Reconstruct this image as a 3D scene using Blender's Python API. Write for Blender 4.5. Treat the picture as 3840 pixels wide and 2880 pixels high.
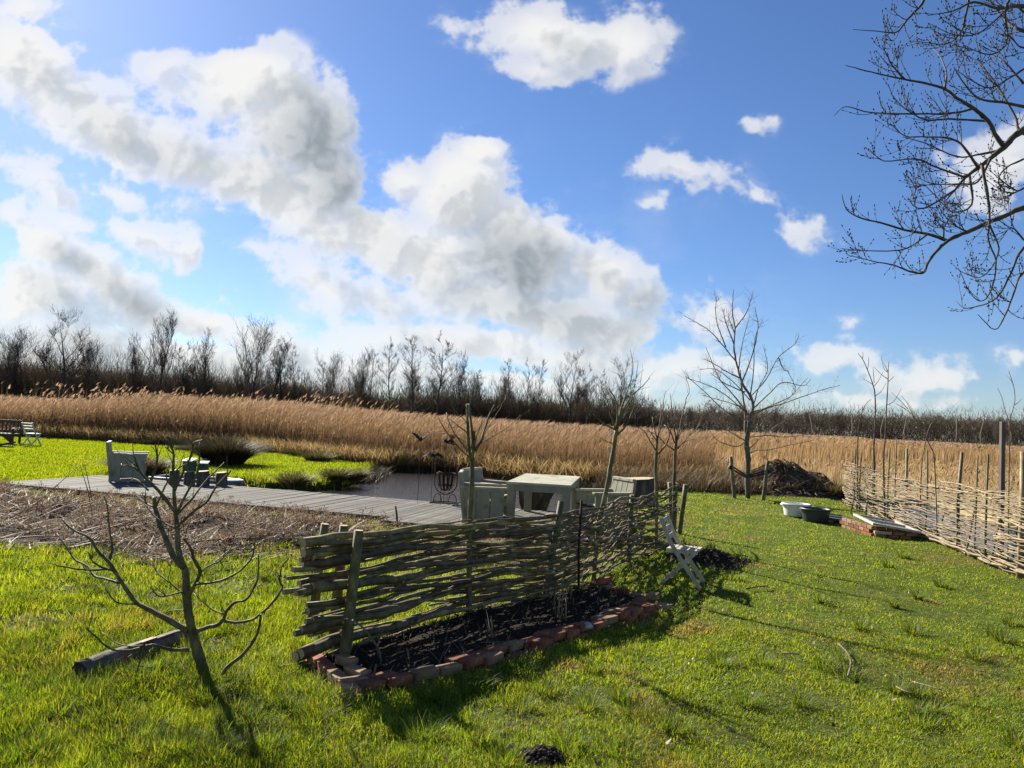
import bpy, math, random
import numpy as np
from mathutils import Vector, Matrix, noise as mnoise

for _o in list(bpy.data.objects):
    bpy.data.objects.remove(_o)
SC = bpy.context.scene
COL = SC.collection
R = math.radians
rng = np.random.default_rng(11)
rnd = random.Random(5)

# ------------------------------------------------------------------ camera
CAMZ, FPX = 1.9, 2884.0            # eye height (m), focal length in pixels of the 3840 wide photograph
PITCH, ROLL = math.atan(136 / FPX), R(2.6)
FW = Vector((0, math.cos(PITCH), math.sin(PITCH)))
UP0 = Vector((0, -math.sin(PITCH), math.cos(PITCH)))
RT = Vector((1, 0, 0)) * math.cos(ROLL) + UP0 * math.sin(ROLL)
UPV = UP0 * math.cos(ROLL) - Vector((1, 0, 0)) * math.sin(ROLL)
cam = bpy.data.cameras.new('camera')
cam.sensor_fit = 'HORIZONTAL'; cam.sensor_width = 36.0
cam.lens = 36.0 * FPX / 3840.0
cam.clip_start = 0.05; cam.clip_end = 3000
camo = bpy.data.objects.new('camera', cam); COL.objects.link(camo)
m3 = Matrix((RT, UPV, -FW)).transposed()
camo.matrix_world = Matrix.Translation((0, 0, CAMZ)) @ m3.to_4x4()
SC.camera = camo

def ray(x, y):
    return FW + RT * ((x - 1920) / FPX) - UPV * ((y - 1440) / FPX)
def g(x, y, z=0.0):
    d = ray(x, y); t = (z - CAMZ) / d.z
    return Vector((0, 0, CAMZ)) + d * t
def at(x, y, Y):
    d = ray(x, y)
    return Vector((0, 0, CAMZ)) + d * (Y / d.y)

# ------------------------------------------------------------------ sky, sun, exposure
SUN_AZ, SUN_EL = R(-38), R(31)      # azimuth from +Y towards +X
SUN_DIR = Vector((math.sin(SUN_AZ) * math.cos(SUN_EL), math.cos(SUN_AZ) * math.cos(SUN_EL), math.sin(SUN_EL)))
world = bpy.data.worlds.new('World'); SC.world = world; world.use_nodes = True
SC.view_settings.view_transform = 'Standard'; SC.view_settings.look = 'None'
SC.view_settings.exposure = 1.32; SC.view_settings.gamma = 1.0
SKY_STRENGTH = 0.05
sun = bpy.data.lights.new('sun', 'SUN'); sun.energy = 5.0; sun.angle = R(0.55); sun.color = (1.0, 0.93, 0.80)
suno = bpy.data.objects.new('sun', sun); COL.objects.link(suno)
suno.rotation_euler = SUN_DIR.to_track_quat('Z', 'Y').to_euler()

# cloud bank: soft ellipses laid out as sky directions, broken up by noise   (x, y, rx, ry, turn, weight) in the 2212 wide view
CLOUDS = [
 (70,150,170,130,25,1), (40,30,110,60,10,.8), (240,270,230,110,28,1), (110,250,160,70,30,.8), (530,190,200,100,12,1.1), (640,290,150,140,40,1.1), (350,130,55,45,30,.7),
 (420,330,200,90,28,.95), (580,420,220,95,30,1), (700,400,130,120,50,1.05), (720,270,60,70,40,.9), (820,520,190,90,32,1), (700,500,170,70,28,.9),
 (1010,420,125,120,30,1.1), (895,385,95,65,0,.85), (1060,350,55,60,0,1), (1110,545,150,110,38,1.1), (960,560,190,110,20,1), (1270,580,130,70,20,.95), (1390,630,95,55,18,.85),
 (1150,660,330,75,8,.95), (690,620,170,60,24,.8), (840,650,160,60,18,.75), (1320,700,200,80,5,.9), (1560,690,70,60,20,.7), (1000,740,330,60,0,.85), (1250,760,250,60,0,.8),
 (90,525,140,90,18,1), (210,590,170,80,18,.95), (60,640,180,90,0,.95), (320,505,130,45,14,.8), (400,545,60,60,0,.8), (300,660,190,75,14,.95), (440,690,140,65,10,.9), (150,740,250,60,0,.9),
 (600,735,220,55,10,.85), (800,740,200,45,0,.7), (100,395,190,38,14,.7), (270,405,150,42,14,.7), (90,285,120,32,28,.55), (60,350,110,28,10,.5),
 (1190,60,230,85,4,.95), (1330,60,85,95,0,.9), (1160,140,110,45,0,.75), (1480,365,120,55,8,.68), (1625,280,58,36,10,.55), (1710,485,130,38,14,.62), (1625,430,60,36,10,.58),
 (1420,430,60,30,0,.4), (1800,770,130,38,6,.62), (1990,815,130,48,6,.7), (1830,700,70,28,0,.5), (2175,795,50,36,0,.62), (2170,370,150,110,-20,.72), (1950,600,60,24,0,.4), (1550,610,40,18,0,.4),
 (1450,800,250,50,0,.7), (120,800,300,70,0,.95), (480,790,260,60,0,.9), (800,800,260,55,0,.85), (350,770,200,50,0,.9), (20,450,60,40,0,.8), (150,460,120,50,14,.7), (560,560,120,40,30,.55), (1130,820,400,40,0,.7), (1900,860,250,26,0,.5), (440,640,20,14,0,.5), (505,640,22,16,0,.5),
]
DARK = [(670,300,120,105,40,1), (735,400,90,80,50,1), (1120,575,130,75,32,1), (1010,610,90,50,20,.7), (15,590,80,80,0,.8), (200,690,150,55,10,.55), (330,335,80,40,25,.45), (300,655,110,50,12,.7), (60,700,110,50,0,.6),
        (1395,635,80,45,18,.6), (840,640,150,60,20,.35), (560,330,60,40,20,.4), (1230,70,80,30,0,.4), (480,300,60,40,30,.4), (1300,690,120,45,10,.4), (140,560,70,40,20,.5), (620,760,160,30,0,.35), (1450,380,60,20,0,.3)]


GRADS = {}
def perlin(u, v, seed):
    """gradient noise on arrays, about -0.7..0.7"""
    if seed not in GRADS:
        ang = np.random.default_rng(seed).uniform(0, 2 * np.pi, (256, 256)).astype(np.float32); GRADS[seed] = (np.cos(ang), np.sin(ang))
    gx, gy = GRADS[seed]
    iu = np.floor(u).astype(np.int32); iv = np.floor(v).astype(np.int32); fu = (u - iu).astype(np.float32); fv = (v - iv).astype(np.float32)
    su = fu * fu * fu * (fu * (fu * 6 - 15) + 10); sv = fv * fv * fv * (fv * (fv * 6 - 15) + 10)
    a, b = iu & 255, iv & 255; a1, b1 = (a + 1) & 255, (b + 1) & 255
    n00 = gx[a, b] * fu + gy[a, b] * fv; n10 = gx[a1, b] * (fu - 1) + gy[a1, b] * fv
    n01 = gx[a, b1] * fu + gy[a, b1] * (fv - 1); n11 = gx[a1, b1] * (fu - 1) + gy[a1, b1] * (fv - 1)
    x0 = n00 + su * (n10 - n00); x1 = n01 + su * (n11 - n01)
    return x0 + sv * (x1 - x0)
def fbm(u, v, sc, octs, gain, seed, billow=False):
    tot = 0; amp = 1.0; norm = 0
    for o in range(octs):
        p = perlin(u * sc + 17.3 * o, v * sc + 9.1 * o, seed + o)
        tot = tot + amp * ((np.abs(p) * 2 - .5) if billow else p); norm += amp; amp *= gain; sc *= 2.03
    return tot / norm
def sstep(x, a, b):
    t = np.clip((x - a) / (b - a), 0, 1); return t * t * (3 - 2 * t)

SKY_U, SKY_V0, SKY_V1, SKY_RES = 1.5, -0.02, 1.1, 840
def cloud_image():
    """cover and light of the clouds over the front half of the sky, on the plane y = 1 (u = x/y, v = z/y)"""
    W = int(2 * SKY_U * SKY_RES); Hh = int((SKY_V1 - SKY_V0) * SKY_RES)
    u, v = np.meshgrid(np.linspace(-SKY_U, SKY_U, W, dtype=np.float32), np.linspace(SKY_V0, SKY_V1, Hh, dtype=np.float32))
    w1 = fbm(u, v, 5, 5, .55, 21); w2 = fbm(u, v, 5, 5, .55, 41)
    uu = u + .085 * w1; vv = v + .07 * w2
    k = 3840 / 2212 / FPX
    def field(blobs):
        f = np.zeros_like(u)
        for (x, y, rx, ry, a, w) in blobs:
            d = ray(x * 3840 / 2212, y * 3840 / 2212); cu, cv = d.x / d.y, d.z / d.y
            c, s_ = math.cos(-R(a)), math.sin(-R(a))
            rx, ry = rx * k * 1.33, ry * k * 1.33; m = max(rx, ry) * 1.4
            i0, i1 = [int(np.clip((t + SKY_U) * SKY_RES, 0, W)) for t in (cu - m, cu + m)]
            j0, j1 = [int(np.clip((t - SKY_V0) * SKY_RES, 0, Hh)) for t in (cv - m, cv + m)]
            if i1 <= i0 or j1 <= j0: continue
            du = uu[j0:j1, i0:i1] - cu; dv = vv[j0:j1, i0:i1] - cv
            p = (du * c + dv * s_) / rx; q = (-du * s_ + dv * c) / ry
            b = w * (1 - sstep(np.sqrt(p * p + q * q), 0, 1.15)); old = f[j0:j1, i0:i1]
            h = np.clip(.22 - np.abs(old - b), 0, None) / .22
            f[j0:j1, i0:i1] = np.maximum(old, b) + h * h * .22 / 4 * (np.minimum(old, b) > .01)
        return f
    cr = np.random.default_rng(77); extra = []
    for _ in range(70):                       # the sky beside and above the picture goes on in the same way
        cu = cr.uniform(-1.5, 1.5); cv = cr.uniform(.05, 1.1)
        if abs(cu) < .78 and cv < .66: continue
        vd = Vector((cu, 1, cv)); w = vd.dot(FW)
        extra.append(((1920 + FPX * vd.dot(RT) / w) * 2212 / 3840, (1440 - FPX * vd.dot(UPV) / w) * 2212 / 3840, cr.uniform(80, 200), cr.uniform(40, 110), 20, cr.uniform(.6, 1.05)))
    f0 = field(CLOUDS + extra); dk = field(DARK)
    n1 = fbm(u, v, 9, 8, .56, 3); nb = fbm(u, v, 17, 5, .52, 60, True); wisp = fbm(u * .8 + v * .5, v * 1.5 - u * .4, 12, 7, .62, 90)
    soft = sstep(f0, .45, .95)
    nc = fbm(u, v, 38, 4, .55, 160, True)
    nm = fbm(u, v, 6.5, 4, .5, 260); nbm = fbm(u + .04 * n1, v + .04 * wisp, 13, 3, .5, 300, True)
    dens = f0 + .85 * n1 + .55 * nm - .34 * nb - .30 * nbm - .26 * nc + .8 * wisp * (1 - soft)
    dens = np.where(f0 > .02, dens, -1)
    wid = .05 + .34 * (1 - soft)
    alpha = sstep(dens, .36, .36 + wid) * sstep(f0, .04, .26) * (.72 + .28 * soft)
    veil = .32 * sstep(wisp + .5 * n1 + .25 * f0, -.02, .5) * sstep(f0, .0, .35) + .30 * sstep(.5 * wisp + n1, -.1, .5) * (1 - sstep(v, .05, .5)) * (1 - sstep(u, -.1, .5))
    alpha = np.maximum(alpha, np.clip(veil, 0, .6))
    tau = np.clip(dens - .42, 0, None) + .55 * dk * sstep(dens, .4, .7) * (1 + .8 * n1)
    su, sv = -.86, .5; acc = np.zeros_like(u)
    for j, (st, wgt) in enumerate(((.008, 1), (.018, 1), (.032, 1), (.05, 1), (.075, 1.2), (.105, 1.3))):
        dx, dy = int(round(-su * st * SKY_RES)), int(round(-sv * st * SKY_RES))
        acc += wgt * np.roll(np.roll(tau, dx, 1), dy, 0)
    lit = np.exp(-.34 * acc); thin = np.exp(-1.1 * tau)
    light = np.clip(.46 + .50 * lit + .45 * thin * (.55 + .45 * lit) - .36 * dk * sstep(dens, .6, 1.1) + .14 * n1 - .05 * nc, 0, 1.05)
    rl = 1.0 * f0 + .75 * nm + .35 * n1 - .75 * nbm - .30 * nb; s1 = int(.012 * SKY_RES); s2 = int(.03 * SKY_RES)
    def to_sun(a, k): return np.roll(np.roll(a, k, 1), -int(k * .6), 0)       # value a step nearer the sun
    rel = .9 * (rl - to_sun(rl, s1)) + .6 * (rl - to_sun(rl, s2))
    light = np.clip(light + .7 * np.clip(rel, -.2, .2) * sstep(dens, .4, .8), 0, 1.06)
    edge = sstep(1.5 - np.abs(u), 0, .25) * sstep(SKY_V1 - v, 0, .15)
    px = np.empty((Hh, W, 4), np.float32); px[..., 0] = light; px[..., 1] = alpha * edge; px[..., 2] = 0; px[..., 3] = 1
    im = bpy.data.images.new('cloud_cover', W, Hh, float_buffer=True, is_data=True)
    im.pixels.foreach_set(px.ravel()); im.update(); im.pack()
    return im

def build_world():
    nt = world.node_tree; nt.nodes.clear(); L = nt.links
    def M(op, a, b=None):
        n = nt.nodes.new('ShaderNodeMath'); n.operation = op
        for i, v in enumerate((a, b)):
            if v is None: continue
            if isinstance(v, (int, float)): n.inputs[i].default_value = v
            else: L.new(v, n.inputs[i])
        return n.outputs[0]
    tc = nt.nodes.new('ShaderNodeTexCoord'); dirv = tc.outputs['Generated']
    sky = nt.nodes.new('ShaderNodeTexSky'); sky.sky_type = 'NISHITA'; sky.sun_disc = False
    sky.sun_elevation = SUN_EL; sky.sun_rotation = SUN_AZ % (2 * math.pi)
    sky.altitude = 0; sky.air_density = 1.0; sky.dust_density = 0.25; sky.ozone_density = 4.0
    sp = nt.nodes.new('ShaderNodeSeparateXYZ'); L.new(dirv, sp.inputs[0])
    ay = M('MAXIMUM', M('ABSOLUTE', sp.outputs[1]), 0.02)
    q = nt.nodes.new('ShaderNodeCombineXYZ')
    L.new(M('DIVIDE', M('ADD', M('DIVIDE', sp.outputs[0], ay), SKY_U), 2 * SKY_U), q.inputs[0])
    L.new(M('DIVIDE', M('SUBTRACT', M('DIVIDE', sp.outputs[2], ay), SKY_V0), SKY_V1 - SKY_V0), q.inputs[1])
    it = nt.nodes.new('ShaderNodeTexImage'); it.image = cloud_image(); it.extension = 'CLIP'; it.interpolation = 'Cubic'
    L.new(q.outputs[0], it.inputs[0])
    sr = nt.nodes.new('ShaderNodeSeparateColor'); L.new(it.outputs[0], sr.inputs[0])
    ramp = nt.nodes.new('ShaderNodeValToRGB'); cr = ramp.color_ramp
    cr.elements[0].position = 0; cr.elements[0].color = (.27, .31, .35, 1); cr.elements[1].position = 1; cr.elements[1].color = (1.0, .99, .97, 1)
    e = cr.elements.new(.5); e.color = (.60, .635, .66, 1)
    L.new(sr.outputs[0], ramp.inputs[0])
    sc = nt.nodes.new('ShaderNodeVectorMath'); sc.operation = 'SCALE'; sc.inputs['Scale'].default_value = CLOUD_GAIN; L.new(ramp.outputs[0], sc.inputs[0])
    hs = nt.nodes.new('ShaderNodeHueSaturation'); hs.inputs['Saturation'].default_value = 1.06; L.new(sky.outputs[0], hs.inputs['Color'])
    tn = nt.nodes.new('ShaderNodeVectorMath'); tn.operation = 'MULTIPLY'; tn.inputs[1].default_value = (.78, .85, 1.03); L.new(hs.outputs[0], tn.inputs[0])   # the camera's cool white balance
    mx = nt.nodes.new('ShaderNodeMix'); mx.data_type = 'RGBA'
    L.new(M('MULTIPLY', sr.outputs[1], .97), mx.inputs[0]); L.new(tn.outputs[0], mx.inputs[6]); L.new(sc.outputs[0], mx.inputs[7])
    bg = nt.nodes.new('ShaderNodeBackground'); bg.inputs[1].default_value = SKY_STRENGTH
    L.new(mx.outputs[2], bg.inputs[0])
    wo = nt.nodes.new('ShaderNodeOutputWorld'); L.new(bg.outputs[0], wo.inputs[0])
CLOUD_GAIN = 7.5
build_world()

# ------------------------------------------------------------------ helpers
def tag(o, label=None, cat=None, group=None, kind=None):
    if label: o['label'] = label
    if cat: o['category'] = cat
    if group: o['group'] = group
    if kind: o['kind'] = kind
    return o
def empty(name, loc=(0, 0, 0), rz=0.0):
    o = bpy.data.objects.new(name, None); COL.objects.link(o); o.location = loc; o.rotation_euler = (0, 0, rz); o.empty_display_size = .1
    return o
def copy_tree(o, parent=None):
    c = o.copy(); COL.objects.link(c); c.parent = parent
    for ch in list(o.children): copy_tree(ch, c)
    return c

class MB:
    def __init__(s): s.v = []; s.f = []; s.sm = []; s.mi = []
    def add(s, vs, fs, smooth=False):
        b = len(s.v); s.v += [tuple(p) for p in vs]; s.f += [tuple(i + b for i in f) for f in fs]; s.sm += [smooth] * len(fs); s.mi += [0] * len(fs); return s
    def box(s, c, size, rot=None, taper=1.0):
        hx, hy, hz = size[0] / 2, size[1] / 2, size[2] / 2
        P = [Vector((x * hx * (taper if z > 0 else 1), y * hy * (taper if z > 0 else 1), z * hz)) for z in (-1, 1) for y in (-1, 1) for x in (-1, 1)]
        if rot is not None: P = [rot @ p for p in P]
        P = [p + Vector(c) for p in P]
        return s.add(P, [(0, 2, 3, 1), (4, 5, 7, 6), (0, 1, 5, 4), (2, 6, 7, 3), (0, 4, 6, 2), (1, 3, 7, 5)])
    def beam(s, a, b, w, h, up=Vector((0, 0, 1))):
        a, b = Vector(a), Vector(b); d = (b - a); l = d.length; d.normalize()
        x = d.cross(up)
        if x.length < 1e-4: x = d.cross(Vector((0, 1, 0)))
        x.normalize(); y = x.cross(d)
        return s.box((a + b) / 2, (w, l, h), Matrix((x, d, y)).transposed())
    def tube(s, pts, rad, n=6, cap=True, wob=0.0):
        pts = [Vector(p) for p in pts]; m = len(pts)
        if not hasattr(rad, '__len__'): rad = [rad] * m
        t0 = (pts[1] - pts[0]).normalized(); x = t0.orthogonal().normalized(); V = []
        for i, p in enumerate(pts):
            t = (pts[min(i + 1, m - 1)] - pts[max(i - 1, 0)])
            if t.length < 1e-9: t = t0
            t.normalize(); x = (x - t * x.dot(t)); x = x.normalized() if x.length > 1e-6 else t.orthogonal().normalized(); y = t.cross(x)
            for k in range(n):
                a = 2 * math.pi * k / n; r = rad[i] * (1 + wob * (rnd.random() - .5))
                V.append(p + x * (r * math.cos(a)) + y * (r * math.sin(a)))
        F = [(i * n + k, i * n + (k + 1) % n, (i + 1) * n + (k + 1) % n, (i + 1) * n + k) for i in range(m - 1) for k in range(n)]
        b = len(s.v); s.add(V, F, True)
        if cap:
            s.f += [tuple(b + k for k in reversed(range(n))), tuple(b + (m - 1) * n + k for k in range(n))]; s.sm += [False, False]; s.mi += [1, 1]
        return s
    def lathe(s, prof, n=16, c=(0, 0, 0), smooth=True, sx=1, sy=1, jit=0.0):
        V = []
        for (r, z) in prof:
            for k in range(n):
                a = 2 * math.pi * k / n; q = r * (1 + jit * (rnd.random() - .5)); V.append((c[0] + sx * q * math.cos(a), c[1] + sy * q * math.sin(a), c[2] + z))
        F = [(i * n + k, i * n + (k + 1) % n, (i + 1) * n + (k + 1) % n, (i + 1) * n + k) for i in range(len(prof) - 1) for k in range(n)]
        return s.add(V, F, smooth)
    def prism(s, poly, a, b):
        """polygon given as 3-D points swept from offset a to offset b (vectors)"""
        n = len(poly); P = [Vector(p) for p in poly]; V = [p + Vector(a) for p in P] + [p + Vector(b) for p in P]
        return s.add(V, [tuple(reversed(range(n))), tuple(range(n, 2 * n))] + [(i, (i + 1) % n, n + (i + 1) % n, n + i) for i in range(n)])
    def mesh(s, name, mat, origin=(0, 0, 0)):
        me = bpy.data.meshes.new(name); o = Vector(origin)
        me.from_pydata([(p[0] - o.x, p[1] - o.y, p[2] - o.z) for p in s.v], [], s.f)
        me.polygons.foreach_set('use_smooth', s.sm)
        for m_ in (mat if isinstance(mat, (list, tuple)) else [mat]): me.materials.append(m_)
        if isinstance(mat, (list, tuple)): me.polygons.foreach_set('material_index', s.mi)
        return me
    def build(s, name, mat, parent=None, origin=None, bevel=0.0):
        if origin is None: origin = parent.location if (parent is not None) else (0, 0, 0)
        me = s.mesh(name, mat, origin); o = bpy.data.objects.new(name, me); COL.objects.link(o)
        if parent is not None: o.parent = parent
        else: o.location = origin
        if bevel:
            bv = o.modifiers.new('bevel', 'BEVEL'); bv.width = bevel; bv.segments = 2; bv.limit_method = 'ANGLE'
        return o
def local(mb, name, mat, parent, bevel=0.0):          # verts already in the thing's own frame
    return mb.build(name, mat, parent, origin=(0, 0, 0), bevel=bevel)

def np_obj(name, V, T, cols=None, mat=None, parent=None, smooth=False):
    """big triangle mesh from arrays"""
    me = bpy.data.meshes.new(name); V = np.ascontiguousarray(V, np.float32); T = np.ascontiguousarray(T, np.int32)
    me.vertices.add(len(V)); me.vertices.foreach_set('co', V.ravel())
    k = T.shape[1]; me.loops.add(T.size); me.loops.foreach_set('vertex_index', T.ravel())
    me.polygons.add(len(T)); me.polygons.foreach_set('loop_start', np.arange(0, T.size, k, dtype=np.int32))
    if smooth: me.polygons.foreach_set('use_smooth', np.ones(len(T), bool))
    if cols is not None:
        at_ = me.attributes.new('Col', 'FLOAT_COLOR', 'POINT'); c = np.ones((len(V), 4), np.float32); c[:, :3] = cols; at_.data.foreach_set('color', c.ravel())
    me.update(calc_edges=True)
    if mat: me.materials.append(mat)
    o = bpy.data.objects.new(name, me); COL.objects.link(o)
    if parent is not None: o.parent = parent
    return o

def blades(P, h, w, az, lean, bend, cols, seg=2, tipk=1.0, facing=None):
    """grass-like blades. P (n,3) roots; lean/bend as fractions of h along azimuth az; returns V,T,C"""
    n = len(P); h = np.broadcast_to(h, n); w = np.broadcast_to(w, n)
    dx, dy = np.cos(az), np.sin(az); fa = facing if facing is not None else az + np.pi / 2 + rng.uniform(-.7, .7, n)
    wx, wy = np.cos(fa), np.sin(fa); rows = []; C = []
    lv = seg + 1
    for i in range(lv):
        t = i / seg; off = h * (lean * t + bend * t * t); z = h * (t - .35 * np.abs(bend) * t * t)
        cx, cy, cz = P[:, 0] + dx * off, P[:, 1] + dy * off, P[:, 2] + z
        ww = w * (1 - t ** 1.6) * .5
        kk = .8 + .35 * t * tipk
        if i < seg:
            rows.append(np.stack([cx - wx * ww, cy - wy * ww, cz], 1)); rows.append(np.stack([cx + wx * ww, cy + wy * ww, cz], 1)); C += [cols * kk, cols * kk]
        else:
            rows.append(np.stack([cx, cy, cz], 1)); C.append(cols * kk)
    m = len(rows); V = np.stack(rows, 1).reshape(-1, 3); C = np.stack(C, 1).reshape(-1, 3); b = (np.arange(n) * m)[:, None]; T = []
    for i in range(seg - 1):
        a = 2 * i; T += [b + np.array([[a, a + 1, a + 3]]), b + np.array([[a, a + 3, a + 2]])]
    a = 2 * (seg - 1); T.append(b + np.array([[a, a + 1, a + 2]]))
    return V, np.concatenate(T), C
def join(parts):
    V = []; T = []; C = []; n = 0
    for v, t, c in parts: V.append(v); T.append(t + n); C.append(c); n += len(v)
    return np.concatenate(V), np.concatenate(T), np.concatenate(C)

def vnoise(x, y, sc, seed=0, octs=3):
    return fbm(np.asarray(x, np.float32) + 300, np.asarray(y, np.float32) + 300, sc, octs, .55, 200 + seed) * 1.6
def inpoly(x, y, poly):
    ins = np.zeros(np.shape(x), bool); n = len(poly)
    for i in range(n):
        x0, y0 = poly[i][:2]; x1, y1 = poly[(i + 1) % n][:2]
        if y0 == y1: continue
        ins ^= ((y0 > y) != (y1 > y)) & (x < (x1 - x0) * (y - y0) / (y1 - y0) + x0)
    return ins
def pdist(x, y, line, closed=False):
    d = np.full(np.shape(x), 1e9); m = len(line)
    for i in range(m if closed else m - 1):
        x0, y0 = line[i][:2]; x1, y1 = line[(i + 1) % m][:2]; l2 = (x1 - x0) ** 2 + (y1 - y0) ** 2 + 1e-12
        t = np.clip(((x - x0) * (x1 - x0) + (y - y0) * (y1 - y0)) / l2, 0, 1)
        d = np.minimum(d, np.hypot(x - x0 - t * (x1 - x0), y - y0 - t * (y1 - y0)))
    return d
def sdist(x, y, poly):
    d = pdist(x, y, poly, True); return np.where(inpoly(x, y, poly), -d, d)
def cat_spline(pts, n):
    """Catmull-Rom through points, n samples per span"""
    P = [Vector(p) for p in pts]; P = [P[0] * 2 - P[1]] + P + [P[-1] * 2 - P[-2]]; out = []
    for i in range(1, len(P) - 2):
        for k in range(n):
            t = k / n; a, b, c, d = P[i - 1], P[i], P[i + 1], P[i + 2]
            out.append(.5 * ((2 * b) + (c - a) * t + (2 * a - 5 * b + 4 * c - d) * t * t + (3 * b - a - 3 * c + d) * t ** 3))
    out.append(P[-2].copy()); return out

# ------------------------------------------------------------------ materials
def newmat(name):
    m = bpy.data.materials.new(name); m.use_nodes = True; nt = m.node_tree; nt.nodes.clear()
    out = nt.nodes.new('ShaderNodeOutputMaterial'); return m, nt, out
def nz(nt, scale, detail=6, rough=.6, coord='Object', stretch=(1, 1, 1), dist=0.0):
    tc = nt.nodes.new('ShaderNodeTexCoord'); mp = nt.nodes.new('ShaderNodeMapping'); mp.inputs['Scale'].default_value = stretch
    nt.links.new(tc.outputs[coord], mp.inputs[0]); n = nt.nodes.new('ShaderNodeTexNoise')
    n.inputs['Scale'].default_value = scale; n.inputs['Detail'].default_value = detail; n.inputs['Roughness'].default_value = rough; n.inputs['Distortion'].default_value = dist
    nt.links.new(mp.outputs[0], n.inputs['Vector']); return n
def ramp(nt, src, stops):
    r = nt.nodes.new('ShaderNodeValToRGB'); e = r.color_ramp.elements
    e[0].position, e[0].color = stops[0][0], (*stops[0][1], 1); e[1].position, e[1].color = stops[-1][0], (*stops[-1][1], 1)
    for p, c in stops[1:-1]:
        q = e.new(p); q.color = (*c, 1)
    nt.links.new(src, r.inputs[0]); return r
def surf(name, stops, scale=6, rough=.75, stretch=(1, 1, 1), bump=.3, bscale=None, spec=.3, metal=0.0, detail=7, second=None, bdist=.01, objvar=0.0):
    """noise-coloured rough surface; second = (scale, lo, hi, colour) blotches on top"""
    m, nt, out = newmat(name); n = nz(nt, scale, detail, .62, stretch=stretch); r = ramp(nt, n.outputs[0], stops); col = r.outputs[0]
    if second:
        n2 = nz(nt, second[0], 5, .6); mr = nt.nodes.new('ShaderNodeMapRange'); mr.interpolation_type = 'SMOOTHSTEP'
        mr.inputs['From Min'].default_value, mr.inputs['From Max'].default_value = second[1], second[2]; nt.links.new(n2.outputs[0], mr.inputs[0])
        mx = nt.nodes.new('ShaderNodeMix'); mx.data_type = 'RGBA'; nt.links.new(mr.outputs[0], mx.inputs[0]); nt.links.new(col, mx.inputs[6]); mx.inputs[7].default_value = (*second[3], 1); col = mx.outputs[2]
    if objvar:
        oi = nt.nodes.new('ShaderNodeObjectInfo'); mr = nt.nodes.new('ShaderNodeMapRange'); mr.inputs['To Min'].default_value = 1 - objvar; mr.inputs['To Max'].default_value = 1 + objvar
        nt.links.new(oi.outputs['Random'], mr.inputs[0]); sc = nt.nodes.new('ShaderNodeVectorMath'); sc.operation = 'SCALE'; nt.links.new(col, sc.inputs[0]); nt.links.new(mr.outputs[0], sc.inputs['Scale']); col = sc.outputs[0]
    b = nt.nodes.new('ShaderNodeBsdfPrincipled'); b.inputs['Roughness'].default_value = rough; b.inputs['Specular IOR Level'].default_value = spec; b.inputs['Metallic'].default_value = metal
    nt.links.new(col, b.inputs['Base Color'])
    if bump:
        nb = nz(nt, bscale or scale * 2.5, 8, .65, stretch=stretch); bp = nt.nodes.new('ShaderNodeBump'); bp.inputs['Strength'].default_value = bump; bp.inputs['Distance'].default_value = bdist
        nt.links.new(nb.outputs[0], bp.inputs['Height']); nt.links.new(bp.outputs[0], b.inputs['Normal'])
    nt.links.new(b.outputs[0], out.inputs[0]); return m
def leafy(name, trans=.45, gloss=.06, rough=.5, tint=(1, 1, 1), ttint=(1.15, 1.1, .6)):
    """vertex-coloured thin stuff that lets light through"""
    m, nt, out = newmat(name); a = nt.nodes.new('ShaderNodeAttribute'); a.attribute_name = 'Col'
    d = nt.nodes.new('ShaderNodeBsdfDiffuse'); t = nt.nodes.new('ShaderNodeBsdfTranslucent'); gl = nt.nodes.new('ShaderNodeBsdfGlossy'); gl.inputs['Roughness'].default_value = rough
    v = nt.nodes.new('ShaderNodeVectorMath'); v.operation = 'MULTIPLY'; v.inputs[1].default_value = tint; nt.links.new(a.outputs['Color'], v.inputs[0])
    v2 = nt.nodes.new('ShaderNodeVectorMath'); v2.operation = 'MULTIPLY'; v2.inputs[1].default_value = ttint; nt.links.new(v.outputs[0], v2.inputs[0])
    nt.links.new(v.outputs[0], d.inputs[0]); nt.links.new(v2.outputs[0], t.inputs[0])
    m1 = nt.nodes.new('ShaderNodeMixShader'); m1.inputs[0].default_value = trans; nt.links.new(d.outputs[0], m1.inputs[1]); nt.links.new(t.outputs[0], m1.inputs[2])
    m2 = nt.nodes.new('ShaderNodeMixShader'); m2.inputs[0].default_value = gloss; nt.links.new(m1.outputs[0], m2.inputs[1]); nt.links.new(gl.outputs[0], m2.inputs[2])
    nt.links.new(m2.outputs[0], out.inputs[0]); return m

MAT = {}
MAT['grass'] = leafy('grass_blade', .62, .02, .5, ttint=(1.5, 1.3, .55))
MAT['reed'] = leafy('dry_reed', .55, .0, .6, ttint=(1.15, 1.02, .85))
MAT['litter'] = leafy('dead_stalk', .2, .03, .5, ttint=(1.1, 1, .85))
MAT['twigmass'] = leafy('bare_twig', .25, .0, .8, ttint=(1.1, 1, .9))
MAT['green_bark'] = surf('green_bark', [(.28, (.032, .028, .012)), (.5, (.105, .092, .034)), (.72, (.24, .21, .095))], 14, .72, (1, 1, .5), .5, spec=.35, bdist=.006, objvar=.18)
MAT['rod'] = surf('willow_rod', [(.25, (.035, .027, .010)), (.45, (.115, .088, .030)), (.7, (.26, .205, .085))], 9, .6, (1, 1, 1), .45, spec=.4, bdist=.005, objvar=.4, second=(30, .6, .75, (.06, .05, .035)))
MAT['rod_brown'] = surf('brown_rod', [(.25, (.03, .018, .009)), (.45, (.085, .055, .026)), (.7, (.19, .135, .07))], 9, .6, (1, 1, 1), .45, spec=.4, bdist=.005, objvar=.35)
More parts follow.
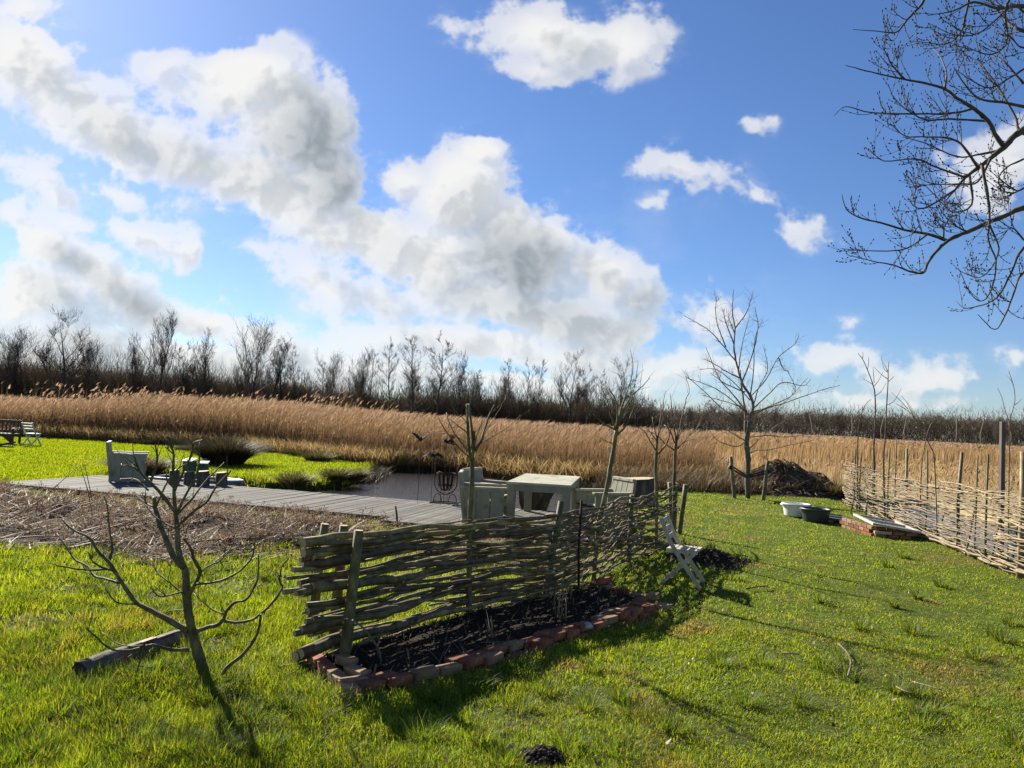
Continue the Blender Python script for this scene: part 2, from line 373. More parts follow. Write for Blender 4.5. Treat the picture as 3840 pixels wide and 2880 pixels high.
MAT['rod_grey'] = surf('grey_rod', [(.25, (.07, .05, .03)), (.5, (.17, .13, .08)), (.75, (.30, .245, .16))], 8, .6, (1, 1, 1), .35, spec=.3, bdist=.004, objvar=.3)
MAT['pale_rod'] = surf('dry_willow_rod', [(.25, (.085, .058, .03)), (.5, (.20, .148, .078)), (.75, (.36, .285, .165))], 8, .6, (1, 1, 1), .35, spec=.35, bdist=.004, objvar=.38)
MAT['stake'] = surf('stake_wood', [(.3, (.05, .043, .022)), (.55, (.13, .115, .06)), (.75, (.22, .2, .12))], 11, .75, (1, 1, .4), .5, bdist=.005, objvar=.25)
MAT['cut'] = surf('cut_wood', [(.3, (.3, .22, .11)), (.7, (.5, .39, .22))], 18, .8, bump=.3)
MAT['bark_dark'] = surf('dark_bark', [(.3, (.022, .018, .014)), (.55, (.06, .05, .038)), (.75, (.12, .105, .08))], 10, .85, (1, 1, .35), .7, bdist=.01, objvar=.2)
MAT['twig_dark'] = surf('dark_twig', [(.3, (.03, .024, .018)), (.7, (.10, .085, .065))], 12, .8, bump=0, objvar=.15)
MAT['twig_brown'] = surf('brown_twig', [(.3, (.08, .062, .045)), (.7, (.21, .175, .135))], 12, .75, bump=0)
MAT['whip'] = surf('young_whip', [(.3, (.06, .03, .02)), (.7, (.14, .085, .05))], 12, .55, bump=0)
MAT['ash_bark'] = surf('lichen_bark', [(.3, (.035, .03, .022)), (.5, (.09, .08, .055)), (.72, (.2, .19, .1))], 12, .8, (1, 1, 1), .5, bdist=.008)
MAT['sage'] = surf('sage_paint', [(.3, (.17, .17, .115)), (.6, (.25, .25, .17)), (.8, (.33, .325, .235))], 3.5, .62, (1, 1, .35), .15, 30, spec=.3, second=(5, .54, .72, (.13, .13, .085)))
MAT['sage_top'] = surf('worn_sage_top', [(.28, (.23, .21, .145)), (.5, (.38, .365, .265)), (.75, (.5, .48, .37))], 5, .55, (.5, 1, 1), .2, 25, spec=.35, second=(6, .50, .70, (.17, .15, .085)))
MAT['deck'] = surf('weathered_deck', [(.28, (.075, .07, .062)), (.5, (.125, .12, .108)), (.75, (.19, .183, .168))], 3, .85, (6, .7, 1), .35, 8, spec=.1, bdist=.006, objvar=.27, second=(2.2, .58, .75, (.21, .205, .19)))
MAT['deck_beam'] = surf('deck_beam', [(.3, (.02, .017, .013)), (.7, (.06, .05, .04))], 6, .85, bump=.3)
MAT['iron'] = surf('rusty_iron', [(.3, (.02, .010, .008)), (.55, (.042, .019, .013)), (.8, (.085, .034, .02))], 25, .8, bump=.3, spec=.15, bdist=.002)
MAT['rust_red'] = surf('red_rust', [(.3, (.12, .03, .018)), (.7, (.3, .075, .035))], 20, .6, bump=.2)
MAT['fold'] = surf('weathered_slat', [(.28, (.24, .215, .155)), (.5, (.42, .385, .29)), (.75, (.58, .54, .43))], 9, .7, (1, 1, .3), .3, spec=.25, second=(9, .6, .75, (.17, .165, .11)))
MAT['white_paint'] = surf('pale_green_paint', [(.3, (.36, .4, .36)), (.7, (.55, .58, .52))], 8, .55, bump=.1)
MAT['teak'] = surf('brown_stain', [(.3, (.035, .016, .01)), (.6, (.085, .038, .022)), (.8, (.14, .07, .04))], 8, .5, (1, 1, .4), .2)
MAT['soil'] = surf('black_soil', [(.3, (.014, .010, .007)), (.55, (.042, .030, .020)), (.78, (.12, .09, .064))], 25, .9, bump=1.0, bscale=45, bdist=.03)
MAT['brick'] = surf('old_brick', [(.28, (.085, .028, .014)), (.5, (.20, .068, .030)), (.72, (.30, .125, .058))], 7, .85, bump=.6, bscale=40, bdist=.006, objvar=.3, second=(11, .60, .70, (.30, .25, .17)))
MAT['brick_pale'] = surf('pale_old_brick', [(.28, (.14, .075, .036)), (.55, (.26, .165, .085)), (.75, (.36, .26, .15))], 8, .85, bump=.6, bscale=40, bdist=.006, objvar=.2, second=(9, .58, .7, (.12, .115, .05)))
MAT['log'] = surf('grey_log', [(.28, (.03, .022, .015)), (.5, (.11, .09, .066)), (.75, (.26, .23, .18))], 6, .8, (1, 1, 1), .8, 20, bdist=.015, second=(5, .56, .66, (.16, .06, .03)))
MAT['rot'] = surf('rotten_core', [(.3, (.008, .006, .004)), (.7, (.06, .045, .025))], 20, .95, bump=1, bdist=.02)
MAT['stump'] = surf('stump_bark', [(.3, (.03, .022, .015)), (.55, (.085, .065, .042)), (.78, (.2, .17, .12))], 7, .85, (1, 1, .3), .9, bdist=.03, second=(4, .62, .75, (.1, .105, .04)))
MAT['lichen'] = surf('lichen_stump', [(.3, (.025, .02, .014)), (.55, (.07, .055, .035)), (.78, (.18, .15, .1))], 6, .85, (1, 1, .3), .9, bdist=.03, second=(3.2, .6, .68, (.5, .33, .03)))
MAT['pile'] = surf('mooring_wood', [(.3, (.03, .026, .02)), (.55, (.08, .073, .06)), (.78, (.17, .155, .13))], 9, .85, (1, 1, .35), .7, bdist=.015)
MAT['tub_white'] = surf('white_plastic', [(.3, (.62, .62, .6)), (.7, (.76, .76, .75))], 5, .4, bump=.03, spec=.5)
MAT['tub_black'] = surf('black_plastic', [(.3, (.018, .022, .026)), (.7, (.035, .042, .05))], 5, .45, bump=.05, spec=.5)
MAT['frame_white'] = surf('peeling_frame', [(.3, (.26, .255, .23)), (.7, (.46, .455, .42))], 9, .6, bump=.2, second=(14, .62, .72, (.2, .18, .14)))
MAT['frame_dark'] = surf('dark_frame', [(.3, (.02, .024, .028)), (.7, (.07, .08, .085))], 7, .5, bump=.1)
MAT['birdhouse'] = surf('green_birdhouse', [(.3, (.012, .05, .034)), (.7, (.025, .085, .058))], 8, .55, bump=.1)
MAT['boat'] = surf('boat_hull', [(.3, (.17, .18, .21)), (.7, (.28, .29, .32))], 5, .35, bump=.05, spec=.5)
MAT['boat_in'] = surf('boat_inside', [(.3, (.05, .022, .02)), (.7, (.12, .055, .05))], 9, .6, bump=.2)
MAT['boat_trim'] = surf('boat_trim', [(.3, (.28, .28, .31)), (.7, (.42, .42, .45))], 8, .5, bump=.05)
MAT['cream'] = surf('cream_board', [(.3, (.5, .46, .26)), (.7, (.68, .63, .38))], 9, .6, bump=.1)
MAT['post_brown'] = surf('purple_brown_post', [(.3, (.075, .052, .044)), (.7, (.15, .11, .095))], 8, .6, (1, 1, .25), .3)
MAT['strap'] = surf('black_strap', [(.3, (.008, .008, .009)), (.7, (.02, .02, .022))], 12, .6, bump=.1)
MAT['teal'] = surf('pale_green_glass', [(.3, (.16, .24, .19)), (.7, (.28, .37, .3))], 9, .3, bump=.1)
MAT['zinc'] = surf('pale_zinc', [(.3, (.34, .36, .36)), (.7, (.5, .52, .52))], 9, .35, bump=.05)
def glassmat():
    m, nt, out = newmat('dusty_glass'); b = nt.nodes.new('ShaderNodeBsdfPrincipled'); n = nz(nt, 9, 5); r = ramp(nt, n.outputs[0], [(.3, (.03, .036, .04)), (.7, (.10, .11, .11))])
    nt.links.new(r.outputs[0], b.inputs['Base Color']); b.inputs['Roughness'].default_value = .16; b.inputs['Specular IOR Level'].default_value = .6; b.inputs['Transmission Weight'].default_value = .25
    nt.links.new(b.outputs[0], out.inputs[0]); return m
MAT['glass'] = glassmat()
def watermat():
    m, nt, out = newmat('ditch_water'); b = nt.nodes.new('ShaderNodeBsdfPrincipled'); b.inputs['Base Color'].default_value = (.03, .026, .018, 1)
    b.inputs['Roughness'].default_value = .08; b.inputs['IOR'].default_value = 1.5; b.inputs['Specular IOR Level'].default_value = .5
    n1 = nz(nt, 7, 4, .5, stretch=(1, 2.6, 1), dist=.4); n2 = nz(nt, 1.6, 3, .5, stretch=(1, 1.5, 1)); ad = nt.nodes.new('ShaderNodeMath'); ad.operation = 'MULTIPLY_ADD'; ad.inputs[1].default_value = 1.0
    nt.links.new(n2.outputs[0], ad.inputs[0]); nt.links.new(n1.outputs[0], ad.inputs[2])
    bp = nt.nodes.new('ShaderNodeBump'); bp.inputs['Strength'].default_value = 1.0; bp.inputs['Distance'].default_value = .02; nt.links.new(ad.outputs[0], bp.inputs['Height']); nt.links.new(bp.outputs[0], b.inputs['Normal'])
    nt.links.new(b.outputs[0], out.inputs[0]); return m
MAT['water'] = watermat()
def groundmat():
    m, nt, out = newmat('ground_cover'); a = nt.nodes.new('ShaderNodeAttribute'); a.attribute_name = 'Col'; n = nz(nt, 9, 10, .7); n2 = nz(nt, 60, 6, .7)
    mr = nt.nodes.new('ShaderNodeMapRange'); mr.inputs['From Min'].default_value = .25; mr.inputs['From Max'].default_value = .75; mr.inputs['To Min'].default_value = .55; mr.inputs['To Max'].default_value = 1.4; nt.links.new(n.outputs[0], mr.inputs[0])
    sc = nt.nodes.new('ShaderNodeVectorMath'); sc.operation = 'SCALE'; nt.links.new(a.outputs['Color'], sc.inputs[0]); nt.links.new(mr.outputs[0], sc.inputs['Scale'])
    b = nt.nodes.new('ShaderNodeBsdfPrincipled'); b.inputs['Roughness'].default_value = .95; b.inputs['Specular IOR Level'].default_value = .1; nt.links.new(sc.outputs[0], b.inputs['Base Color'])
    bp = nt.nodes.new('ShaderNodeBump'); bp.inputs['Strength'].default_value = .8; bp.inputs['Distance'].default_value = .03; nt.links.new(n2.outputs[0], bp.inputs['Height']); nt.links.new(bp.outputs[0], b.inputs['Normal'])
    nt.links.new(b.outputs[0], out.inputs[0]); return m
MAT['ground'] = groundmat()

# ------------------------------------------------------------------ the lie of the land
DK_O = Vector((-10.53, 16.08, 0)); DK_A = Vector((.958, -.287, 0)); DK_N = Vector((.287, .958, 0)); DK_W, DK_Z = 2.75, .12
def dk(a, n, z=0.0): return DK_O + DK_A * a + DK_N * n + Vector((0, 0, z))
POND = [(-9.6, 21.0), (-8.3, 21.0), (-7.2, 20.7), (-6.3, 19.9), (-5.3, 20.05), (-4.66, 21.4), (-4.48, 23.3), (-4.61, 26.6), (-4.95, 28.8), (-4.0, 29.0), (-2.6, 29.6), (-1.05, 29.0), (0, 27.8), (1.34, 26.5), (2.3, 25.3), (2.95, 23.6),
        (2.9, 21.0), (2.2, 18.0), (2.0, 15.2), (1.2, 14.4), (-.5, 14.6), (-2.0, 15.0), (-5.0, 15.9), (-8.0, 17.3), (-8.9, 19.0)]
DITCH = [(9.6, 24.0), (10.0, 19.5), (9.0, 16.0), (8.55, 13.5), (8.2, 11.5), (7.9, 8.5), (10.4, 8.5), (10.9, 12), (11.4, 16), (12.6, 20), (13.5, 24.5)]
F1 = [(-1.72, 5.42), (-1.25, 6.12), (-.33, 7.5), (.44, 8.2), (.80, 8.75), (1.10, 9.3), (1.72, 10.74), (2.27, 11.7), (2.68, 12.5), (3.05, 13.75)]
F2 = [(9.35, 21.5), (8.5, 17.7), (8.02, 15.1), (7.72, 13.2), (7.45, 11.8), (7.25, 10.6), (7.1, 9.0)]
BED = [(-1.42, 5.85), (-1.18, 5.42), (-.93, 5.18), (-.7, 5.36), (-.2, 5.8), (.5, 6.7), (.78, 7.05), (1.1, 7.42), (1.58, 7.95), (1.5, 8.5), (1.05, 9.05), (.7, 8.7), (.3, 8.25), (-.36, 7.55), (-.9, 6.75), (-1.3, 6.2)]
LITTER = [(-14, 15.9), (-10.53, 15.98), (-7.6, 15.05), (-5.4, 14.4), (-2.0, 13.35), (-1.9, 12.9), (-.6, 12.55), (.8, 12.3), (.6, 11.9), (-.8, 11.6), (-1.7, 10.9), (-2.6, 10.3), (-3.4, 9.4), (-4.6, 9.2), (-6.5, 9.5), (-9.5, 9.4), (-14, 9.6)]
REEDLINE = [(-60, 39), (-30, 38.5), (-24.9, 38), (-21.8, 38.2), (-18.1, 37.2), (-12.8, 36.2), (-9, 33.2), (-7.0, 31.4), (-4.9, 29.6), (-2.6, 30.3), (-1, 29.6), (.1, 28.3), (1.4, 27.0), (2.5, 25.9), (3.4, 25.6), (5.2, 26.4), (7.2, 27.4)]
MOUNDS = [(2.95, 11.1, .55, .16), (.27, 4.42, .13, .065), (-1.72, 5.08, .15, .03)]

def ground_z(x, y):
    x = np.asarray(x, np.float64); y = np.asarray(y, np.float64)
    z = .035 * vnoise(x, y, .35, 1) + .02 * vnoise(x, y, 1.6, 2) * (y < 40)
    z = z * (y < 60)
    near = (np.abs(x) < 30) & (y < 40)
    for poly in (POND, DITCH):
        if near.any():
            s = sdist(x[near], y[near], poly); t = 1 - sstep(s, -.25, .22); z[near] = z[near] * (1 - t) + t * (-.75)
    for (mx, my, r, h) in MOUNDS[:1]:
        q = np.exp(-((x - mx) ** 2 + (y - my) ** 2) / (r * .7) ** 2); z += h * q
    if near.any():
        xs, ys = x[near], y[near]
        s = sdist(xs, ys, BED); z[near] += .05 * (1 - sstep(s, -.12, .02))
        lt = sdist(xs, ys, LITTER); heap = np.exp(-((pdist(xs, ys, [(-9, 13.6), (-5.5, 12.3), (-2.8, 11.6)])) / 1.1) ** 2)
        z[near] += np.where(lt < 0, sstep(-lt, 0, 1.0), 0) * (.13 * heap * (1 + .8 * vnoise(xs, ys, .8, 9)) + .09 * vnoise(xs, ys, 1.7, 5))
    return z
def gz(x, y): return float(ground_z(np.array([x]), np.array([y]))[0])
def on(p): return Vector((p[0], p[1], gz(p[0], p[1])))

def grid_axis(segs):
    out = [np.array([segs[0][0]])]
    for (a, b, st) in segs: out.append(np.arange(1, int(round((b - a) / st)) + 1) * (b - a) / round((b - a) / st) + a)
    return np.concatenate(out)
gx = grid_axis([(-900, -100, 80), (-100, -30, 5), (-30, -12, .6), (-12, 14, .13), (14, 40, .9), (40, 100, 6), (100, 900, 80)])
gy = grid_axis([(-120, -10, 22), (-10, 2, 1.0), (2, 14, .11), (14, 32, .16), (32, 60, .7), (60, 140, 5), (140, 1500, 85)])
GX, GY = np.meshgrid(gx, gy); fx, fy = GX.ravel(), GY.ravel(); fz = ground_z(fx, fy)
def right_straw(x, y):
    return (y > 26) & (x > 6.8 + (y - 28) * .26)
def zone_cols(x, y):
    """real ground colours: turf, moss, bare soil, straw"""
    n1 = vnoise(x, y, .45, 31); n2 = vnoise(x, y, 1.4, 32); n3 = vnoise(x, y, 3.5, 33)
    c = np.empty((len(x), 3)); c[:] = (.075, .105, .012)
    c += np.clip(n1, 0, 1)[:, None] * np.array([.05, .04, .008]); c *= (1 + .35 * n2)[:, None]
    dry = sstep(n1 * .6 + n2 * .5 + n3 * .25 + .12 * sstep(x, 1.0, 4.5), .25, .6)[:, None] * .55
    c = c * (1 - dry) + dry * np.array([.11, .085, .04])
    bare = (sstep(n2 * .7 + n3 * .5, .42, .58) * .8)[:, None]; c = c * (1 - bare) + bare * np.array([.035, .026, .016])
    soil = np.array([.03, .022, .015])
    def put(mask, colr):
        nonlocal c
        m = np.clip(mask, 0, 1)[:, None]; c = c * (1 - m) + m * np.array(colr)
    lt = sdist(x, y, LITTER); put(1 - sstep(lt + 1.0 * n2 + .4 * n3, -.7, .1), (.04, .028, .018))
    put(1 - sstep(sdist(x, y, BED), -.02, .03), soil)
    for (mx, my, r, h) in MOUNDS: put(1 - sstep(np.hypot(x - mx, y - my) / r + .25 * n3, .75, 1.1), soil)
    for poly in (POND, DITCH): put(1 - sstep(sdist(x, y, poly), -.1, .45 + .2 * n3), (.022, .017, .01))
    rl = np.interp(x, [p[0] for p in REEDLINE], [p[1] for p in REEDLINE]); put(sstep(y - rl, -.6, .3) * (y > 20), (.17, .115, .055))
    put(right_straw(x, y) * 1.0, (.33, .25, .13)); put((x > 12.5) & (y > 8), (.33, .26, .14))
    put((y > 60) * 1.0, (.2, .14, .07)); return c
nx_, ny_ = len(gx), len(gy); idx = np.arange(nx_ * ny_).reshape(ny_, nx_)
Q = np.stack([idx[:-1, :-1].ravel(), idx[:-1, 1:].ravel(), idx[1:, 1:].ravel(), idx[1:, :-1].ravel()], 1)
tag(np_obj('ground', np.stack([fx, fy, fz], 1), Q, zone_cols(fx, fy), MAT['ground'], smooth=True), kind='structure')
def water_sheet(name, poly, z):
    P = [Vector((x, y, 0)) for x, y in poly]; c = sum(P, Vector()) / len(P)
    mb = MB(); mb.add([(p.x + (p.x - c.x) * .06, p.y + (p.y - c.y) * .03, z) for p in P], [tuple(range(len(P)))][:1])
    o = mb.build(name, MAT['water'], None); tag(o, kind='structure'); return o
water_sheet('pond_water', POND, -.2); water_sheet('ditch_water', DITCH, -.2)

# ------------------------------------------------------------------ boardwalk
deck = empty('boardwalk', dk(0, 0)); tag(deck, 'weathered grey plank boardwalk and platform along the pond', 'boardwalk')
DK_ROT = math.atan2(DK_A.y, DK_A.x); deck.rotation_euler = (0, 0, DK_ROT)
def board_mesh(n0, n1):
    mb = MB(); mb.box((0, (n0 + n1) / 2, DK_Z - .016), (.135, n1 - n0, .032)); return mb.mesh('board', MAT['deck'])
bm1, bm2 = board_mesh(0, DK_W), board_mesh(-.46, DK_W)
for i in range(88):
    a = -.02 + i * .1475
    o = bpy.data.objects.new('board', bm1 if a < 8.95 else bm2); COL.objects.link(o); o.parent = deck
    o.location = (a, rnd.uniform(-.012, .012), rnd.uniform(-.003, .003)); o.rotation_euler = (rnd.uniform(-.0015, .0015), rnd.uniform(-.012, .012), rnd.uniform(-.002, .002))
for n_, a0, a1 in ((.06, -.05, 8.8), (1.35, -.05, 12.9), (2.66, -.05, 12.9), (-.38, 8.95, 12.9)):
    mb = MB(); mb.box(((a0 + a1) / 2, n_, DK_Z - .115), (a1 - a0, .06, .16)); local(mb, 'joist', MAT['deck_beam'], deck)

# ------------------------------------------------------------------ garden furniture on the boardwalk
def make_armchair(W=.66):
    """faces +x"""
    t = empty('armchair'); D = .72
    for sy in (-1, 1):
        y = sy * (W / 2)
        for k in range(3):
            mb = MB(); mb.box((-.235 + k * .235, y, .30), (.222, .026, .56), taper=1.0); local(mb, 'side_board', MAT['sage'], t, .003)
        mb = MB(); mb.box((0, y, .625), (D + .06, .085, .035)); local(mb, 'armrest', MAT['sage_top'], t, .004)
        mb = MB(); mb.box((0, y + sy * .016, .585), (D, .03, .045)); local(mb, 'side_rail', MAT['sage'], t, .003)
        mb = MB(); mb.beam((-.30, y, 0), (-.42, y, .86), .055, .05, Vector((0, 1, 0))); local(mb, 'back_post', MAT['sage'], t, .003)
    for k in range(4):
        y = -W / 2 + (k + .5) * W / 4
        mb = MB(); mb.beam((-.305, y, .30), (-.405, y, .82), W / 4 - .014, .024, Vector((1, 0, .2))); local(mb, 'back_board', MAT['sage'], t, .003)
    mb = MB(); mb.beam((-.405, -W / 2, .845), (-.405, W / 2, .845), .06, .05); local(mb, 'top_rail', MAT['sage_top'], t, .004)
    for k in range(6):
        mb = MB(); mb.box((-.27 + k * .112, 0, .375 + k * .008), (.104, W - .03, .022)); local(mb, 'seat_slat', MAT['sage_top'], t, .003)
    mb = MB(); mb.box((.345, 0, .30), (.026, W - .03, .14)); local(mb, 'front_rail', MAT['sage'], t, .003)
    return t
ac = make_armchair(); ac.location = (-.40, 13.36, DK_Z); ac.rotation_euler = (0, 0, R(1)); tag(ac, 'sage painted plank armchair nearest the camera left of the table', 'armchair', 'sage garden armchairs')
def another(src, loc, rz, label, sc=1.0):
    c = copy_tree(src); c.location = loc; c.rotation_euler = (0, 0, rz); c.scale = (sc, sc, sc); c['label'] = label; return c
another(ac, (-.30, 14.15, DK_Z), R(-27), 'sage plank armchair behind the near one at the table')
another(ac, (1.66, 13.35, DK_Z), R(204), 'sage plank armchair right of the table, facing left')
p = g(462, 1806, DK_Z); another(ac, (p.x + .03, p.y + .12, DK_Z), R(23), 'lone sage plank armchair at the far left of the boardwalk', 1.03)

tt = empty('garden_table', (0, 13.1, DK_Z), R(-9.2)); tag(tt, 'long sage painted wooden table with worn lichen-stained top', 'table')
TL, TW, TH = 2.3, 1.06, .74
for k in range(6):
    mb = MB(); mb.box((TW / 2, (k + .5) * TL / 6, TH - .02), (TW + .03, TL / 6 - .012, .04)); local(mb, 'top_plank', MAT['sage_top'], tt, .004)
for x in (.065, TW - .065):
    for y in (.075, TL - .075):
        mb = MB(); mb.box((x, y, (TH - .04) / 2), (.13, .13, TH - .04)); local(mb, 'leg', MAT['sage'], tt, .005)
for y in (.03, TL - .03):
    mb = MB(); mb.box((TW / 2, y, TH - .095), (TW - .26, .03, .11)); local(mb, 'apron', MAT['sage'], tt, .003)
for x in (.03, TW - .03):
    mb = MB(); mb.box((x, TL / 2, TH - .095), (.03, TL - .30, .11)); local(mb, 'apron', MAT['sage'], tt, .003)

# fire basket
p = g(1668, 1886, DK_Z); fb = empty('fire_basket', (p.x, p.y, DK_Z), R(-6)); tag(fb, 'rusty iron fire basket in a swinging frame on the boardwalk', 'fire basket')
def strap(mb, pts, w): mb.tube(pts, w, 5)
for k in range(12):
    a = 2 * math.pi * k / 12; pr = [(.19, .62), (.187, .52), (.17, .40), (.135, .31), (.07, .265)]
    mb = MB(); pts = [Vector((r * math.cos(a), r * math.sin(a), z)) for r, z in pr]; t_ = Vector((-math.sin(a), math.cos(a), 0)); V = []
    for q in pts: V += [q - t_ * .016, q + t_ * .016, q + t_ * .016 + Vector((math.cos(a), math.sin(a), 0)) * .005, q - t_ * .016 + Vector((math.cos(a), math.sin(a), 0)) * .005]
    mb.add(V, [(4 * i + j, 4 * i + (j + 1) % 4, 4 * i + 4 + (j + 1) % 4, 4 * i + 4 + j) for i in range(4) for j in range(4)]); local(mb, 'basket_bar', MAT['iron'], fb)
for r, z in ((.197, .615), (.165, .375)):
    mb = MB(); mb.tube([(r * math.cos(2 * math.pi * k / 24), r * math.sin(2 * math.pi * k / 24), z) for k in range(25)], .011, 5, False); local(mb, 'ring', MAT['iron'], fb)
mb = MB(); mb.lathe([(.0, .258), (.09, .262), (.1, .275)], 16); local(mb, 'pan', MAT['iron'], fb)
mb = MB(); pts = [(-.235, 0, .78), (-.237, 0, .5)] + [(.237 * math.cos(a), 0, .42 + .24 * math.sin(a)) for a in np.linspace(math.pi, 2 * math.pi, 13)] + [(.237, 0, .5), (.235, 0, .78)]
mb.tube(pts, .011, 6); hoop = local(mb, 'hoop', MAT['iron'], fb)
for x in (-.235, .235):
    mb = MB(); mb.lathe([(0, -.025), (.02, -.012), (.024, 0), (.02, .014), (0, .025)], 8, (x, 0, .79)); local(mb, 'finial', MAT['iron'], hoop)
for x in (-.16, .16):
    mb = MB(); mb.tube([(x + .085 * math.cos(a), 0, .02 + .17 * math.sin(a)) for a in np.linspace(math.pi, 0, 11)], .009, 5); local(mb, 'foot_arch', MAT['iron'], fb)
for y in (-.14, .14):
    mb = MB(); mb.box((0, y, .012), (.6, .022, .02)); local(mb, 'base_bar', MAT['iron'], fb)
for x in (-.27, .27):
    mb = MB(); mb.box((x, 0, .014), (.022, .28, .018)); local(mb, 'base_bar', MAT['iron'], fb)
# rusty birds on rods at the edge of the boardwalk
def bird(sx, sy, by, span, up, label, mat='iron', yy=15.9, rz=0.0, d=0.0):
    c = at(sx, sy, yy); b = Vector((c.x - .01, c.y, -.3)); t = empty('garden_bird', (c.x, c.y, DK_Z)); tag(t, label, 'garden ornament', 'rusty metal birds on rods')
    o = Vector((0, 0, c.z - DK_Z)); mb = MB(); mb.tube([(0, .03, -.4), (.004, .03, (c.z - DK_Z) * .5), (0, .0, c.z - DK_Z)], .005, 5); local(mb, 'rod', MAT['iron'], t)
    mb = MB(); mb.lathe([(0, -.10), (.022, -.075), (.035, -.02), (.03, .04), (.018, .075), (.012, .10), (0, .115)], 8)
    ro = Matrix.Rotation(rz, 3, 'Z') @ Matrix.Rotation(R(70), 3, 'X'); mb.v = [tuple(o + ro @ Vector(v)) for v in mb.v]; local(mb, 'body', MAT[mat], t)
    for s_ in (-1, 1):
        mb = MB(); h = span / 2
        out = [(.01, .05), (h * .35, .075), (h * .7, .05), (h, -.02), (h * .8, -.035), (h * .62, -.02), (h * .5, -.05), (h * .35, -.04), (h * .2, -.06), (.01, -.05)]
        P = []
        for (x, y) in out:
            f = x / h; z = up[0] * min(f, .45) * h + up[1] * max(f - .45, 0) * h; v = Vector((s_ * x, y, z)); v = Matrix.Rotation(R(38), 3, 'X') @ v; P.append(o + Matrix.Rotation(rz, 3, 'Z') @ v)
        mb.prism(P, (0, 0, -.004), (0, 0, .004)); local(mb, 'wing', MAT[mat], t)
    mb = MB(); P = [o + ro @ Vector(v) for v in ((-.012, 0, -.08), (.012, 0, -.08), (.045, 0, -.17), (0, 0, -.15), (-.045, 0, -.17))]; mb.prism(P, (0, 0, -.004), (0, 0, .004)); local(mb, 'tail', MAT[mat], t)
    return t
bird(1577, 1645, 1740, .38, (.6, 1.1), 'rusty metal bird on rod with both wings raised', rz=.2)
bird(1624, 1706, 1760, .46, (.12, -.5), 'rusty metal bird on rod lowest, spread above the fire basket', rz=-.2)
bird(1674, 1655, 1740, .36, (.25, -1.0), 'rusty metal bird on rod with drooping wings, beside the pollard', rz=-.5)
c = at(1697, 1637, 16.3); t = empty('garden_stake', (c.x, c.y, -.2)); tag(t, 'small red metal ornament on a thin rod behind the birds', 'garden ornament')
mb = MB(); mb.tube([(-.06, 0, -.3), (-.03, 0, .7), (0, 0, c.z + .2)], .004, 5); local(mb, 'rod', MAT['iron'], t)
mb = MB(); mb.lathe([(0, -.05), (.045, -.03), (.06, .01), (.04, .04), (.055, .05), (0, .035)], 9, (0, 0, c.z + .2), sx=1.3); local(mb, 'head', MAT['rust_red'], t)
c = at(1655, 1775, 15.6); t = empty('garden_torch', (c.x, c.y, DK_Z)); tag(t, 'short rusty torch holder on a rod right of the fire basket', 'garden ornament')
mb = MB(); mb.tube([(.0, 0, -.3), (.01, 0, .2), (0, 0, c.z - DK_Z)], .006, 5); local(mb, 'rod', MAT['iron'], t)
mb = MB(); mb.tube([(-.06, 0, c.z - DK_Z + .03), (.02, -.02, c.z - DK_Z), (.13, -.05, c.z - DK_Z - .03)], [.016, .024, .02], 7); local(mb, 'holder', MAT['iron'], t)

# ------------------------------------------------------------------ furniture on the far lawn
p = g(45, 1668); t = empty('park_bench', (p.x, p.y, 0), R(4)); tag(t, 'dark brown wooden park bench cut off by the left edge', 'bench')
BW = 1.6
for x in (-BW, 0):
    mb = MB(); mb.beam((x, .5, 0), (x, .58, .98), .07, .07, Vector((1, 0, 0))); local(mb, 'back_leg', MAT['teak'], t)
    mb = MB(); mb.box((x, 0, .32), (.07, .07, .64)); local(mb, 'front_leg', MAT['teak'], t)
    mb = MB(); mb.box((x, .24, .66), (.09, .62, .035)); local(mb, 'armrest', MAT['sage_top'], t)
    mb = MB(); s_ = -1 if x == 0 else 1; mb.prism([(x + s_ * .035, -.02, .38), (x + s_ * .48, -.02, .38), (x + s_ * .035, -.02, .05)], (0, 0, 0), (0, .04, 0)); local(mb, 'bracket', MAT['teak'], t)
mb = MB(); mb.box((-BW / 2, .575, .93), (BW, .045, .11)); local(mb, 'top_rail', MAT['teak'], t)
mb = MB(); mb.box((-BW / 2, .54, .56), (BW, .045, .07)); local(mb, 'lower_rail', MAT['teak'], t)
for k in range(10):
    mb = MB(); mb.beam((-BW + .13 + k * .149, .545, .59), (-BW + .13 + k * .149, .57, .88), .055, .02, Vector((0, 1, 0))); local(mb, 'back_slat', MAT['teak'], t)
for k in range(5):
    mb = MB(); mb.box((-BW / 2, .0 + k * .115, .435), (BW, .10, .03)); local(mb, 'seat_slat', MAT['fold'], t)
mb = MB(); mb.box((-BW / 2, -.01, .385), (BW - .08, .035, .07)); local(mb, 'front_rail', MAT['teak'], t)

